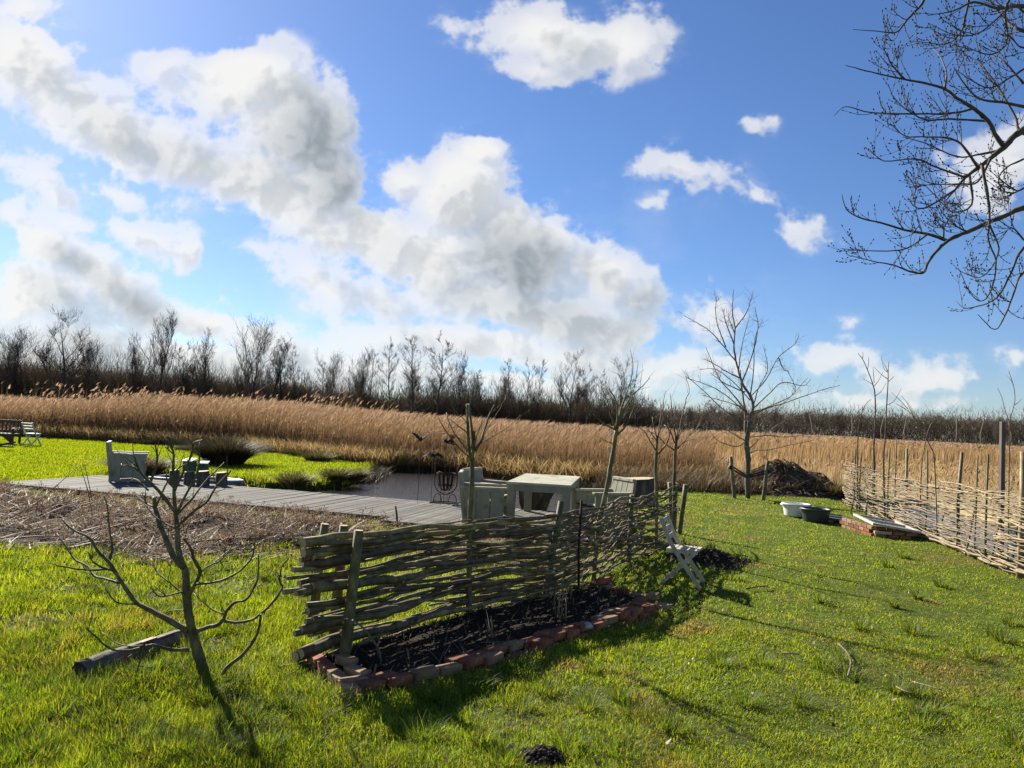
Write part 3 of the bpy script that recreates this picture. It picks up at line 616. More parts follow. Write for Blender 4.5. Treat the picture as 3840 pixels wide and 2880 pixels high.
def folding_chair(name, mat, Wd=.42):
    """faces +x; long legs run from the front foot to the top of the back"""
    t = empty(name)
    for y in (-Wd / 2, Wd / 2):
        mb = MB(); P = [Vector((.27, y, 0)), Vector((.02, y, .34)), Vector((-.13, y, .56)), Vector((-.25, y, .84))]
        for a, b in zip(P, P[1:]): pass
        V = []
        for i, q in enumerate(P):
            d = (P[min(i + 1, 3)] - P[max(i - 1, 0)]).normalized(); nrm = Vector((-d.z, 0, d.x)); hw = .026
            V += [q - nrm * hw + Vector((0, -.011, 0)), q + nrm * hw + Vector((0, -.011, 0)), q + nrm * hw + Vector((0, .011, 0)), q - nrm * hw + Vector((0, .011, 0))]
        mb.add(V, [(4 * i + j, 4 * i + (j + 1) % 4, 4 * i + 4 + (j + 1) % 4, 4 * i + 4 + j) for i in range(3) for j in range(4)] + [(0, 3, 2, 1), (12, 13, 14, 15)]); local(mb, 'long_leg', mat, t, .002)
        s_ = 1 if y > 0 else -1
        mb = MB(); mb.beam((-.22, y - s_ * .03, 0), (.20, y - s_ * .03, .425), .02, .045, Vector((-.7, 0, .7))); local(mb, 'short_leg', mat, t, .002)
        mb = MB(); mb.box((.03, y - s_ * .03, .425), (.40, .022, .035)); local(mb, 'seat_rail', mat, t)
    for k in range(7):
        mb = MB(); mb.box((-.14 + k * .059, 0, .452), (.048, Wd - .04, .016)); local(mb, 'seat_slat', mat, t, .002)
    for z, x in ((.80, -.235), (.70, -.195), (.60, -.15)):
        mb = MB(); mb.box((x, 0, z), (.018, Wd - .02, .06), Matrix.Rotation(R(-22), 3, 'Y')); local(mb, 'back_slat', mat, t, .002)
    mb = MB(); mb.box((-.16, 0, .06), (.02, Wd - .08, .03)); local(mb, 'stretcher', mat, t)
    return t
fc = folding_chair('folding_chair', MAT['fold']); fc.location = on((2.17, 9.50)); fc.rotation_euler = (0, 0, R(-22)); fc.scale = (.93, .93, .93)
tag(fc, 'weathered wooden folding chair with slatted seat against the wattle fence', 'chair')
wc = folding_chair('folding_chair', MAT['white_paint'], .46); p = g(115, 1672); wc.location = (p.x, p.y, gz(p.x, p.y)); wc.rotation_euler = (0, 0, R(78)); wc.scale = (1.05, 1.05, 1.12)
tag(wc, 'pale painted folding chair alone on the far lawn near the reeds', 'chair')
mb = MB(); p = g(20, 1692); mb.box((0, 0, .06), (1.7, .12, .05), Matrix.Rotation(R(-12), 3, 'Y')); mb.box((-.2, .3, .05), (1.3, .1, .05)); o = mb.build('plank', MAT['bark_dark'], None); o.location = (p.x - .4, p.y, .1); o.rotation_euler = (0, 0, R(-12)); tag(o, 'dark planks lying on the far lawn in front of the bench', 'plank')

# ------------------------------------------------------------------ piles, birdhouses, boat
for sx, base, top, wpx, lab in ((652, 1815, 1762, 36, 'leftmost grey mooring pile, by the lone armchair'), (708, 1818, 1768, 40, 'grey mooring pile under the green birdhouse with pale roof'), (760, 1822, 1766, 46, 'thick grey mooring pile under the smaller green birdhouse'), (829, 1822, 1771, 42, 'rightmost mooring pile, in front of the boat')):
    p = g(sx, base, DK_Z); r = wpx / FPX * p.y / 2; zt = at(sx, top, p.y).z; mb = MB()
    mb.tube([(p.x, p.y, -.9), (p.x + .005, p.y, .1), (p.x, p.y + .01, zt * .7), (p.x - .01, p.y, zt)], [r * 1.05, r * 1.02, r, r * .93], 12, True, .12)
    o = mb.build('mooring_pile', [MAT['pile'], MAT['cut']], None, (p.x, p.y, 0)); tag(o, lab, 'pile', 'mooring piles at the boardwalk edge')
def birdhouse(sx, sbase, w, h, lab, rz):
    p = at(sx, sbase, 17.75); t = empty('birdhouse', p, rz); tag(t, lab, 'birdhouse', 'green birdhouses')
    mb = MB(); mb.prism([(-w / 2, -w * .42, 0), (w / 2, -w * .42, 0), (w / 2, -w * .42, h * .84), (-w / 2, -w * .42, h * .84)], (0, 0, 0), (0, w * .84, 0)); hb = local(mb, 'box', MAT['birdhouse'], t, .004)
    mb = MB(); mb.box((0, -.02, h * .93), (w * 1.12, w * 1.2, .018), Matrix.Rotation(R(12), 3, 'X')); local(mb, 'roof', MAT['zinc'], t, .003)
    mb = MB(); mb.lathe([(0, -.0), (.022, -.0), (.022, .006), (0, .006)], 10); ro = Matrix.Rotation(R(90), 3, 'X'); mb.v = [tuple(ro @ Vector(v) + Vector((0, -w * .42 - .0005, h * .58))) for v in mb.v]; local(mb, 'entrance_hole', MAT['strap'], hb)
    mb = MB(); mb.tube([(0, -w * .42 + .01, h * .38), (0, -w * .42 - .05, h * .38)], .006, 5); local(mb, 'perch', MAT['zinc'], hb)
birdhouse(710, 1768, .23, .29, 'green birdhouse with pale slanted roof on a mooring pile', R(-8))
birdhouse(764, 1767, .19, .22, 'smaller green birdhouse with a round hole on the thick pile', R(10))
boat = empty('rowing_boat', (-7.75, 19.45, -.23), R(-7)); tag(boat, 'small grey and white rowing boat moored behind the piles', 'boat')
def hull(mb, k, z0, z1, inner=False):
    st = [(-1.1, .40), (-.7, .47), (-.1, .5), (.4, .46), (.75, .36), (1.0, .22), (1.14, .08)]; V = []
    for x, hw in st:
        hw *= k; V += [(x * (k * .3 + .7), -hw, z1), (x * .97, -hw * .8, z0 + .05), (x * .95, 0, z0), (x * .97, hw * .8, z0 + .05), (x * (k * .3 + .7), hw, z1)]
    n = len(st); mb.add(V, [(5 * i + j, 5 * i + j + 1, 5 * i + 6 + j, 5 * i + 5 + j) for i in range(n - 1) for j in range(4)] + [(0, 1, 2, 3, 4), tuple(5 * (n - 1) + j for j in (4, 3, 2, 1, 0))], True)
mb = MB(); hull(mb, 1, -.12, .30); hl_ = local(mb, 'hull', MAT['boat'], boat)
mb = MB(); hull(mb, .93, -.02, .292); local(mb, 'inner_hull', MAT['boat_in'], boat)
mb = MB(); st = [(-1.1, .40), (-.7, .47), (-.1, .5), (.4, .46), (.75, .36), (1.0, .22), (1.14, .06)]; mb.tube([(x, -hw, .31) for x, hw in st] + [(x, hw, .31) for x, hw in reversed(st)] + [(-1.1, -.4, .31)], .03, 6); local(mb, 'gunwale', MAT['boat_trim'], hl_)
for x, w_ in ((-.55, .88), (.15, .92)):
    mb = MB(); mb.box((x, 0, .24), (.2, w_, .025)); local(mb, 'thwart', MAT['cream'], boat)
mb = MB(); mb.prism([(.62, -.38, .3), (.62, .38, .3), (1.0, .2, .3), (1.1, 0, .3), (1.0, -.2, .3)], (0, 0, 0), (0, 0, .02)); local(mb, 'bow_deck', MAT['boat_trim'], boat)
# stumps
def stump(name, prof, loc, mat, lab, lean=(0, 0), capmat='cut', n=14):
    mb = MB(); pts = []; rad = []
    for r, z in prof: pts.append((loc[0] + lean[0] * z, loc[1] + lean[1] * z, loc[2] + z)); rad.append(r)
    mb.tube(pts, rad, n, True, .22); o = mb.build(name, [MAT[mat], MAT[capmat]], None, loc); tag(o, lab, 'tree stump'); return o
stump('tree_stump', [(.52, -.2), (.50, .05), (.44, .3), (.41, .62)], (*g(2390, 1890)[:2], 0), 'stump', 'large sawn tree stump on the grass behind the right armchair', (-.08, 0))
stump('tree_stump', [(.20, -.5), (.24, -.1), (.33, .3), (.43, .6)], (.56, 16.25, 0), 'lichen', 'dark stump with yellow lichen seen under the table', (.1, 0), 'rot')
stump('tree_stump', [(.08, -.5), (.09, 0), (.13, .35), (.19, .6)], (.06, 16.3, 0), 'stump', 'thin forked root beside the lichen stump under the table', (-.12, 0), 'rot')

# ------------------------------------------------------------------ tubs and cold frames
def tub(loc, r, h, mat, lab):
    t = empty('round_tub', loc); tag(t, lab, 'tub', 'round plastic tubs')
    mb = MB(); mb.lathe([(0, .01), (r * .8, .01), (r * .82, .03), (r * .95, h - .03), (r * .96, h), (r * .92, h), (r * .90, h - .03), (r * .77, .035), (0, .035)], 32); tb_ = local(mb, 'body', MAT[mat], t)
    mb = MB(); mb.lathe([(r * .95, h - .028), (r * 1.03, h - .03), (r * 1.03, h + .004), (r * .93, h + .004)], 32); local(mb, 'rim', MAT[mat], tb_)
    for s_ in (-1, 1):
        mb = MB(); mb.box((s_ * r * 1.02, 0, h - .03), (.05, .14, .03)); local(mb, 'handle', MAT[mat], tb_, .006)
p = g(2985, 1937); tub((p.x, p.y, gz(p.x, p.y)), .315, .29, 'tub_white', 'white round plastic tub on the grass')
p = g(3058, 1957); tub((p.x, p.y, gz(p.x, p.y)), .315, .29, 'tub_black', 'black round plastic tub in front of the white one')
BRK = {}
def brick_mesh(seed, mat):
    r_ = random.Random(seed); mb = MB(); L_, W_, H_ = .205, .098, .066
    P = []
    for z in (-1, 1):
        for y in (-1, 1):
            for x in (-1, 1): P.append((x * L_ / 2 * r_.uniform(.89, 1), y * W_ / 2 * r_.uniform(.86, 1), z * H_ / 2 * r_.uniform(.84, 1)))
    mb.add(P, [(0, 2, 3, 1), (4, 5, 7, 6), (0, 1, 5, 4), (2, 6, 7, 3), (0, 4, 6, 2), (1, 3, 7, 5)]); return mb.mesh('brick', mat)
BRICKS = [brick_mesh(i, MAT['brick']) for i in range(6)] + [brick_mesh(10 + i, MAT['brick_pale']) for i in range(4)]
def put_brick(parent, p, rz, pale=.25, tilt=.05):
    me = BRICKS[6 + rnd.randrange(4)] if rnd.random() < pale else BRICKS[rnd.randrange(6)]
    o = bpy.data.objects.new('brick', me); COL.objects.link(o); o.parent = parent; o.location = Vector(p) - parent.location; o.rotation_euler = (rnd.uniform(-tilt, tilt), rnd.uniform(-tilt, tilt), rz)
    bv = o.modifiers.new('bevel', 'BEVEL'); bv.width = .003; bv.segments = 1
    return o
cf = empty('cold_frame', (7.1, 14.75, 0)); tag(cf, 'low brick cold frame with a white window laid on top', 'cold frame')
A0, A1, A2 = Vector((7.0, 14.72, 0)), Vector((7.72, 14.55, 0)), Vector((6.98, 16.2, 0))
for (a, b) in ((A0, A1), (A0, A2)):
    d = (b - a); L_ = d.length; d.normalize(); rz = math.atan2(d.y, d.x)
    for c_ in range(3):
        n_ = int(L_ / .215)
        for k in range(n_): put_brick(cf, a + d * (.11 + k * .215 + (.1 if c_ % 2 else 0)) + Vector((0, 0, .03 + c_ * .069)), rz, .4, .02)
def window_frame(parent, o0, ex, ey, lx, ly, mat, bars):
    """flat sash lying on ex, ey"""
    ez = ex.cross(ey); rot = Matrix((ex, ey, ez)).transposed(); o0 = o0 - parent.location
    def piece(name, cx, cy, sx, sy, m, th=.045): mb = MB(); mb.box(o0 + ex * cx + ey * cy, (sx, sy, th), rot); local(mb, name, MAT[m], parent, .003)
    piece('sash_stile', .035, ly / 2, .07, ly, mat); piece('sash_stile', lx - .035, ly / 2, .07, ly, mat)
    piece('sash_rail', lx / 2, .035, lx - .146, .07, mat); piece('sash_rail', lx / 2, ly - .035, lx - .146, .07, mat)
    for b in range(1, bars): piece('glazing_bar', lx / 2, ly * b / bars, lx - .146, .03, mat)
    for b in range(bars):
        y0, y1 = .07 + (ly - .14) * b / bars, .07 + (ly - .14) * (b + 1) / bars; piece('pane', lx / 2, (y0 + y1) / 2, lx - .15, y1 - y0 - .034, 'glass', .006)
ex = Vector((.97, -.2, -.12)).normalized(); ey = Vector((.08, 1, .02)); ey = (ey - ex * ey.dot(ex)).normalized()
window_frame(cf, Vector((6.93, 14.62, .255)), ex, ey, .86, 1.6, 'frame_white', 2)
cf2 = empty('cold_frame', (6.9, 16.9, 0)); tag(cf2, 'dark window sash propped on a few bricks behind the tubs', 'cold frame')
for k in range(5): put_brick(cf2, (6.95 + .12 * k, 16.75 + .05 * k, .04), rnd.uniform(0, 3), .6)
for k in range(3): put_brick(cf2, (6.8, 17.2 + .4 * k, .04), 1.5, .3)
ex = Vector((.97, -.22, -.10)).normalized(); ey = Vector((.1, 1, 0)); ey = (ey - ex * ey.dot(ex)).normalized()
window_frame(cf2, Vector((6.62, 16.75, .13)), ex, ey, .95, 1.5, 'frame_dark', 2)
mb = MB(); mb.box((0, 0, 0), (.3, .07, .05)); o = mb.build('plank', MAT['frame_white'], None); o.location = (7.12, 14.62, .10); o.rotation_euler = (0, 0, R(-12)); tag(o, 'short white offcut lying at the front of the brick cold frame', 'plank')

# brown square post beyond the right fence
c = at(3760, 1582, 14.6); mb = MB(); mb.box((0, 0, c.z / 2 - .3), (.078, .078, c.z + .6)); o = mb.build('square_post', MAT['post_brown'], None, bevel=.004); o.location = (c.x, c.y, 0); tag(o, 'tall purple-brown square post behind the right wattle fence', 'post')

# ------------------------------------------------------------------ planting bed edged with old bricks
be = empty('brick_edging', (0, 6.5, 0)); tag(be, 'curved edging of old red bricks round the soil bed', 'brick edging')
front = cat_spline([(-.93, 5.2, 0), (-.70, 5.40, 0), (-.22, 5.83, 0), (.16, 6.28, 0), (.52, 6.74, 0), (.8, 7.08, 0), (1.1, 7.45, 0), (1.36, 7.74, 0), (1.6, 8.0, 0)], 12)
def along(path, step, start=0.0):
    acc = -start; out = []
    for a, b in zip(path, path[1:]):
        d = (b - a).length
        while acc + d >= step or (acc < 0 and acc + d >= 0 and not out):
            t = (step - acc) / d if out or acc >= 0 else (-acc) / d
            t = min(max(t, 0), 1); out.append((a + (b - a) * t, (b - a).normalized())); a = a + (b - a) * t; d = (b - a).length; acc = 0
            if d < 1e-6: break
        acc += d
    return out
for c_, (off, zz, step, st) in enumerate(((0, .015, .216, 0), (.012, .082, .218, .1), (.115, .075, .222, .04), (.11, .01, .22, .12))):
    for k, (q, d) in enumerate(along(front, step, st)):
        nrm = Vector((-d.y, d.x, 0)); s_ = k * step
        if c_ == 1 and 5 < k < 8: continue
        if c_ == 2 and k in (2, 3, 12): continue
        z = zz + (0 if k < 14 else .01) + rnd.uniform(-.012, .012) - .018 + gz(q.x, q.y) * .5
        put_brick(be, q + nrm * (off + rnd.uniform(-.012, .012)) + Vector((0, 0, z)), math.atan2(d.y, d.x) + rnd.uniform(-.06, .06), .16 if c_ in (0, 1) else .4)
left = [Vector((-1.40, 5.86, 0)), Vector((-.95, 5.16, 0))]
for zz, step, st in ((.015, .215, .02), (.08, .22, .08)):
    for q, d in along(cat_spline(left, 10), step, st): put_brick(be, q + Vector((0, 0, zz - .012)), math.atan2(d.y, d.x) + rnd.uniform(-.1, .1), .6)
for q, z, rz, pl in (((-.98, 5.12), .03, .35, 1), ((-1.12, 5.72), .09, -.9, 1), ((-1.0, 5.5), .08, -.7, .9), ((1.47, 8.5), .04, 2.5, .1), ((1.32, 8.68), .05, 2.9, .1), ((1.16, 8.86), .05, .4, .1), ((1.14, 8.88), .12, .2, .0), ((1.56, 8.36), .05, 1.9, .8), ((1.6, 8.25), .11, 1.2, .6), ((1.42, 8.05), .09, .9, .5), ((1.68, 8.12), .03, .7, .4)):
    put_brick(be, (q[0], q[1], z), rz, pl, .12)
# loose clods of the bed, molehills and the soil mound
def clods(name, n, fn, smin, smax, parent=None):
    V = []; F = []
    base = np.array([(1, 0, 0), (-1, 0, 0), (0, 1, 0), (0, -1, 0), (0, 0, 1), (0, 0, -1)], float); fc_ = np.array([(0, 2, 4), (2, 1, 4), (1, 3, 4), (3, 0, 4), (2, 0, 5), (1, 2, 5), (3, 1, 5), (0, 3, 5)])
    P = fn(n); n = len(P); s = np.exp(rng.uniform(math.log(smin), math.log(smax), n)); j = rng.uniform(.6, 1.3, (n, 6, 3))
    j[:, :, 2] *= .6; V = P[:, None, :] + base[None] * s[:, None, None] * j; an = rng.uniform(0, 6.28, n); V = V.reshape(-1, 3)
    T = (fc_[None] + (np.arange(n) * 6)[:, None, None]).reshape(-1, 3); return np_obj(name, V, T, None, MAT['soil'], parent)
def in_bed(n):
    x, y = rng.uniform(-1.5, 1.8, n * 4), rng.uniform(5.1, 9.1, n * 4); k = inpoly(x, y, BED); x, y = x[k], y[k]
    return np.stack([x, y, ground_z(x, y) + rng.uniform(-.01, .03, len(x))], 1)
o = clods('soil_bed', 3600, in_bed, .003, .02); tag(o, 'loose black soil filling the planting bed', 'soil', kind='stuff')
for i, (mx, my, r, h) in enumerate(MOUNDS):
    lab = ['dark soil mound beside the folding chair', 'fresh black molehill at the bottom centre', 'small dark soil patch right of the small bare tree'][i]
    t = empty('soil_mound' if i == 0 else 'molehill', (mx, my, gz(mx, my))); tag(t, lab, 'soil mound' if i == 0 else 'molehill')
    hh = 0 if i == 0 else h; mb = MB(); pr = [(r, -.03), (r * .8, hh * .35), (r * .5, hh * .75), (r * .2, hh * .97), (0, hh)]
    if i == 1: mb.lathe([(a_, b_ - .015) for a_, b_ in pr], 16, jit=.25); local(mb, 'core', MAT['soil'], t)
    def pt(n):
        a = rng.uniform(0, 6.28, n); q = r * 1.05 * np.sqrt(rng.uniform(0, 1, n)) * (1 + .2 * np.sin(3 * a + i)); x, y = q * np.cos(a), q * np.sin(a)
        if i == 0: return np.stack([x, y, ground_z(mx + x, my + y) - t.location.z + rng.uniform(-.005, .02, n)], 1)
        return np.stack([x, y, hh * np.maximum(0, 1 - (q / r) ** 1.5) + rng.uniform(-.01, .012, n)], 1)
    clods('clods', [1500, 500, 160][i], pt, .006, .032 if i == 0 else .022, t)['kind'] = 'stuff'
mb = MB(); mb.lathe([(0, -.03), (.05, -.01), (.055, .01), (.02, .035), (0, .04)], 7, jit=.4); o = mb.build('glass_shard', MAT['teal'], None); q = g(2203, 2356, .06); o.location = (q.x, q.y, .075); tag(o, 'pale green shard lying on the soil of the bed', 'shard')
# dead stems standing in the bed
for k, (sx, sb, st_) in enumerate(((1828, 2395, 2320), (1843, 2390, 2310), (1860, 2400, 2365), (2095, 2320, 2225), (2110, 2325, 2215), (2121, 2330, 2230), (2084, 2310, 2200), (1530, 2480, 2430), (1405, 2560, 2490), (1420, 2470, 2380))):
    p = g(sx, sb, .04); c = at(sx + rnd.uniform(-8, 8), st_, p.y); mb = MB(); mb.tube([p, (p + c) / 2 + Vector((rnd.uniform(-.02, .02), 0, 0)), c], [.009, .008, .006], 5)
    o = mb.build('dead_stem', MAT['pale_rod'] if k % 2 else MAT['stake'], None, p); tag(o, ['thin dead stem standing in the soil bed among cut stalks', 'thin dead stem standing in the soil bed among cut stalks'][0], 'dead stem', 'dead stems in the soil bed')
mb = MB(); P = [g(1290, 2320, .35), at(1340, 2335, 5.6), at(1390, 2390, 5.65), at(1425, 2450, 5.75), at(1425, 2530, 5.8)]; mb.tube(cat_spline(P, 4), .008, 5); o = mb.build('bent_twig', MAT['twig_brown'], None, P[-1]); tag(o, 'thin grey twig arching from the fence end into the bed', 'twig')
# log in the grass
lg = empty('fallen_log', (-2.75, 5.75, 0)); tag(lg, 'weathered grey log lying in long grass by the young fig tree', 'log')
la, lb = g(298, 2520, .055) , g(700, 2385, .045); d = (lb - la); mb = MB()
mb.tube([la + d * t_ + Vector((0, 0, .008 * math.sin(7 * t_))) for t_ in np.linspace(0, 1, 14)], [.072, .074, .071, .075, .069, .072, .066, .068, .064, .066, .06, .062, .057, .052], 14, True, .22)
mb.build('trunk', [MAT['log'], MAT['rot']], lg)
for k in range(9):
    t_ = rnd.uniform(.1, .9); q = la + d * t_; mb = MB(); a_ = rnd.uniform(-.9, .9); up = Vector((-.5 * math.sin(a_), .3 * math.sin(a_), math.cos(a_))); mb.beam(q + up * .066 - d.normalized() * .1, q + up * .07 + d.normalized() * rnd.uniform(.08, .2), rnd.uniform(.02, .05), .008, up); mb.build('bark_strip', MAT['rust_red'] if k % 3 == 0 else MAT['log'], lg)

# ------------------------------------------------------------------ wattle fences
class Path2:
    def __init__(s, pts, n=16):
        s.p = cat_spline([(x, y, 0) for x, y in pts], n); s.l = [0]
        for a, b in zip(s.p, s.p[1:]): s.l.append(s.l[-1] + (b - a).length)
        s.L = s.l[-1]
    def __call__(s, t):
        t = min(max(t, 0), s.L - 1e-6); i = int(np.searchsorted(s.l, t, 'right')) - 1; i = min(i, len(s.p) - 2)
        a, b = s.p[i], s.p[i + 1]; d = (b - a); f = (t - s.l[i]) / max(d.length, 1e-9); d.normalize(); return a + (b - a) * f, d, Vector((-d.y, d.x, 0))
    def near(s, x, y):
        q = Vector((x, y, 0)); k = min(range(len(s.p)), key=lambda i: (s.p[i] - q).length); return s.l[k]
    def at_px(s, sx, z):
        best = None
        for i, q in enumerate(s.p):
            v = q + Vector((0, 0, z - CAMZ)); w = v.dot(FW); x = 1920 + FPX * v.dot(RT) / w
            if best is None or abs(x - sx) < best[0]: best = (abs(x - sx), s.l[i])
        return best[1]
def rod(parent, path, posts, s0, s1, z0, z1, r0, r1, par, mats, amp=.045, wz=.02, seed=0, endlift=0.0, n=5, kink=1.0):
    rr = random.Random(seed); m = max(6, int((s1 - s0) / .16)); pts = []; rad = []; ph = rr.uniform(0, 6.28); ph2 = rr.uniform(0, 6.28); f1, f2 = rr.uniform(1.2, 2.4), rr.uniform(3, 6)
    for i in range(m + 1):
        t = i / m; s_ = s0 + (s1 - s0) * t; q, d, nr = path(s_)
        k = int(np.searchsorted(posts, s_)); lo = posts[k - 1] if k > 0 else posts[0] - .6; hi = posts[k] if k < len(posts) else posts[-1] + .6
        fr = (s_ - lo) / max(hi - lo, 1e-3); w = math.cos(math.pi * fr) * (1 if (k + par) % 2 else -1)
        z = z0 + (z1 - z0) * t + wz * (math.sin(f1 * s_ + ph) + .45 * kink * math.sin(f2 * s_ + ph2)) + endlift * (1 - t) ** 3
        j = .006 * kink
        pts.append(q + nr * (amp * w * (.65 + .5 * math.sin(2.1 * s_ + ph2)) + rr.uniform(-j, j)) + Vector((0, 0, max(z, .02) + rr.uniform(-j, j)))); rad.append(r0 + (r1 - r0) * t ** .8)
    mb = MB(); mb.tube(pts, [r * rr.uniform(.80, 1.15) for r in rad], n, True, .18); o = mb.build('rod', mats, parent)
    return o
RM, PM = [MAT['rod'], MAT['cut']], [MAT['pale_rod'], MAT['cut']]
fp = Path2(F1); f1 = empty('wattle_fence', (.4, 8.2, 0)); tag(f1, 'curved wattle fence of thick greenish rods woven round stakes behind the brick bed', 'wattle fence')
P1 = [fp.near(*q) for q in ((-1.25, 6.12), (-.33, 7.5), (.44, 8.2), (.80, 8.75), (1.10, 9.3), (1.72, 10.74), (2.27, 11.7), (2.68, 12.5), (3.0, 13.6))]
def post(parent, base, top, r0, r1, mats=None, n=9, name='post', wob=.08):
    mb = MB(); base, top = Vector(base), Vector(top); mb.tube([base - (top - base).normalized() * .15, base, base + (top - base) * .33 + Vector((rnd.uniform(-.006, .006), 0, 0)), base + (top - base) * .66 + Vector((rnd.uniform(-.006, .006), 0, 0)), top], [r0, r0, r0 * .97, (r0 + r1) / 2, r1], n, True, wob); return mb.build(name, mats or [MAT['stake'], MAT['cut']], parent)
GB = [MAT['green_bark'], MAT['cut']]
b = g(1290, 2478); post(f1, b, at(1345, 1988, b.y + .02), .047, .036, GB)
b = Vector((-1.36, 6.36, 0)); post(f1, b, at(1289, 1970, b.y), .045, .037, GB)
b = Vector((-1.62, 6.62, 0)); post(f1, b, at(1219, 1964, b.y), .042, .034, GB)
b = fp(P1[2])[0]; q = fp(fp.at_px(2100, .95))[0]; post(f1, b, at(2104, 1880, q.y), .038, .034, GB)
b = fp(P1[5])[0]; q = fp(fp.at_px(2368, .95))[0]; post(f1, b, at(2370, 1856, q.y), .036, .032, GB)
b = g(2548, 2003); post(f1, b, at(2571, 1817, b.y), .045, .042, GB)
for sx, st_, off in ((2511, 1808, .0), (2536, 1812, .15)):
    b = fp(P1[7] + .25 + off)[0]; post(f1, b, at(sx, st_, b.y), .036, .034, GB)
b = fp(P1[3])[0]; b = b + Vector((.05, -.06, 0)); mb = MB(); mb.tube([b, at(2170, 2050, b.y), at(2181, 1875, b.y)], .014, 6); mb.build('iron_bar', MAT['iron'], f1)
mb = MB(); c = at(2218, 2030, 9.0); mb.tube([c + Vector((.02, .25, -.03)), c + Vector((.05, .05, -.05)), at(2208, 2018, 8.95), at(2214, 2042, 8.9)], [.02, .022, .024, .022], 7); mb.build('offcut', PM, f1)
sd = 100
RODM = [RM, [MAT['rod_brown'], MAT['cut']], [MAT['green_bark'], MAT['cut']]]
def rm(): return RODM[rnd.choice((0, 0, 0, 1, 1, 2))]
for k in range(25):                                     # thick butt ends at the left, running half of the fence
    z = .06 + k * .0345 + rnd.uniform(-.02, .02)
    big = k in (3, 7, 10, 13, 16, 19, 22, 24) or rnd.random() < .2
    r0 = rnd.uniform(.030, .045) if big else rnd.uniform(.015, .026)
    s0 = rnd.uniform(.24, .56); ln = rnd.uniform(2.6, 5.0)
    droop = 0 if k > 13 else -.14 * (1 - k / 14) * rnd.uniform(-.2, 1.3)
    rod(f1, fp, P1, s0, min(s0 + ln, fp.L), max(z + droop, .05), z * .95 + .02 + rnd.uniform(-.09, .07), r0, .010, k, rm(), .05, .022, sd + k, rnd.uniform(-.05, .04), 7, 1.2)
for k in range(42):                                     # thin ones slipped between
    z = .05 + k * .0205 + rnd.uniform(-.04, .04); s0 = rnd.uniform(.35, 2.6)
    rod(f1, fp, P1, s0, s0 + rnd.uniform(1.6, 3.6), z, min(z + rnd.uniform(-.14, .14), .92), rnd.uniform(.008, .017), .005, k + rnd.randrange(2), rm(), .045, .024, sd + 40 + k, 0, 5, 1.9)
for k in range(30):                                     # the dense far half
    for q in range(3):
        z = .05 + k * .028 + rnd.uniform(-.018, .018); s0 = (rnd.uniform(2.2, 4.2), rnd.uniform(4.2, 6.0), rnd.uniform(5.8, 7.2))[q]
        rod(f1, fp, P1, s0, min(s0 + rnd.uniform(1.6, 3.4), fp.L + rnd.uniform(-.25, 0)), z, z + rnd.uniform(-.08, .08), rnd.uniform(.011, .023), .007, k, rm(), .055, .030, sd + 100 + 3 * k + q, 0, 5, 2.2)
rod(f1, fp, P1, .42, 5.0, .865, .90, .037, .014, 1, RM, .05, .012, 777, -.03, 8, .6)
rod(f1, fp, P1, 5.2, fp.L - .1, .86, .93, .024, .012, 0, RM, .05, .045, 778, 0, 7, 1.2)

fq = Path2(F2); f2 = empty('wattle_fence', (8.0, 15, 0)); tag(f2, 'long pale wattle fence of dry willow rods along the right edge', 'wattle fence')
st_px = [(3209, 1683, .022), (3232, 1686, .015), (3274, 1686, .02), (3337, 1682, .018), (3362, 1643, .014), (3401, 1682, .028), (3478, 1688, .018), (3608, 1695, .034), (3667, 1707, .014), (3706, 1703, .018), (3837, 1694, .045)]
P2 = []
for sx, st_, r in st_px:
    s_ = fq.at_px(sx - 8, .8); q = fq(s_)[0]; P2.append(s_)
    mb = MB(); tp = at(sx, st_, q.y); mid = (q + tp) / 2 + Vector((rnd.uniform(-.03, .03), rnd.uniform(-.03, .03), 0)); mb.tube([q - Vector((0, 0, .1)), q + (mid - q) * .5, mid, tp], [r, r, r * .95, r * .85], 7, True, .1)
    mb.build('stake', [MAT['pale_rod'] if r > .025 else MAT['stake'], MAT['cut']], f2)
P2 = sorted(P2 + [fq.L - 1.2, fq.L - .4, .15])
for sx, sy0, sx1, sy1 in ((3190, 1925, 3205, 1840), (3247, 1935, 3252, 1840), (3293, 1950, 3300, 1868), (3356, 1968, 3362, 1890), (3437, 2010, 3452, 1915), (3512, 2040, 3542, 1910), (3620, 2087, 3655, 1905), (3712, 2125, 3758, 1900), (3790, 2140, 3815, 1960)):
    b = g(sx, sy0); mb = MB(); tp = at(sx1, sy1, b.y + .12); mb.tube([b, (b + tp) / 2 + Vector((.01, 0, 0)), tp], [.016, .015, .012], 6); mb.build('prop', [MAT['stake'], MAT['cut']], f2)
for k in range(50):
    nq = 5
    for q in range(nq):
        z = .05 + k * .0217 + rnd.uniform(-.012, .012); s0 = -0.0 + q * fq.L / nq + rnd.uniform(-.5, .6); s0 = max(s0, rnd.uniform(0, .12)); s1 = min(s0 + rnd.uniform(2.0, 3.9), fq.L)
        if s1 - s0 < .8: continue
        z = z + .05 * math.sin(s0 * .8 + 1) * (k / 50)
        rod(f2, fq, P2, s0, s1, z, z + rnd.uniform(-.06, .06), rnd.uniform(.009, .020), .006, k, PM if rnd.random() < .55 else [MAT['rod_grey'], MAT['cut']], .04, .02, 3000 + k * 8 + q, 0, 4, 1.5)
for k in range(3): rod(f2, fq, P2, 3.5 + k * 1.5, min(8.5 + k * 2, fq.L), .05 + .03 * k, .04 + .03 * k, .03, .018, k, PM, .06, .02, 5000 + k, 0, 7, 1)

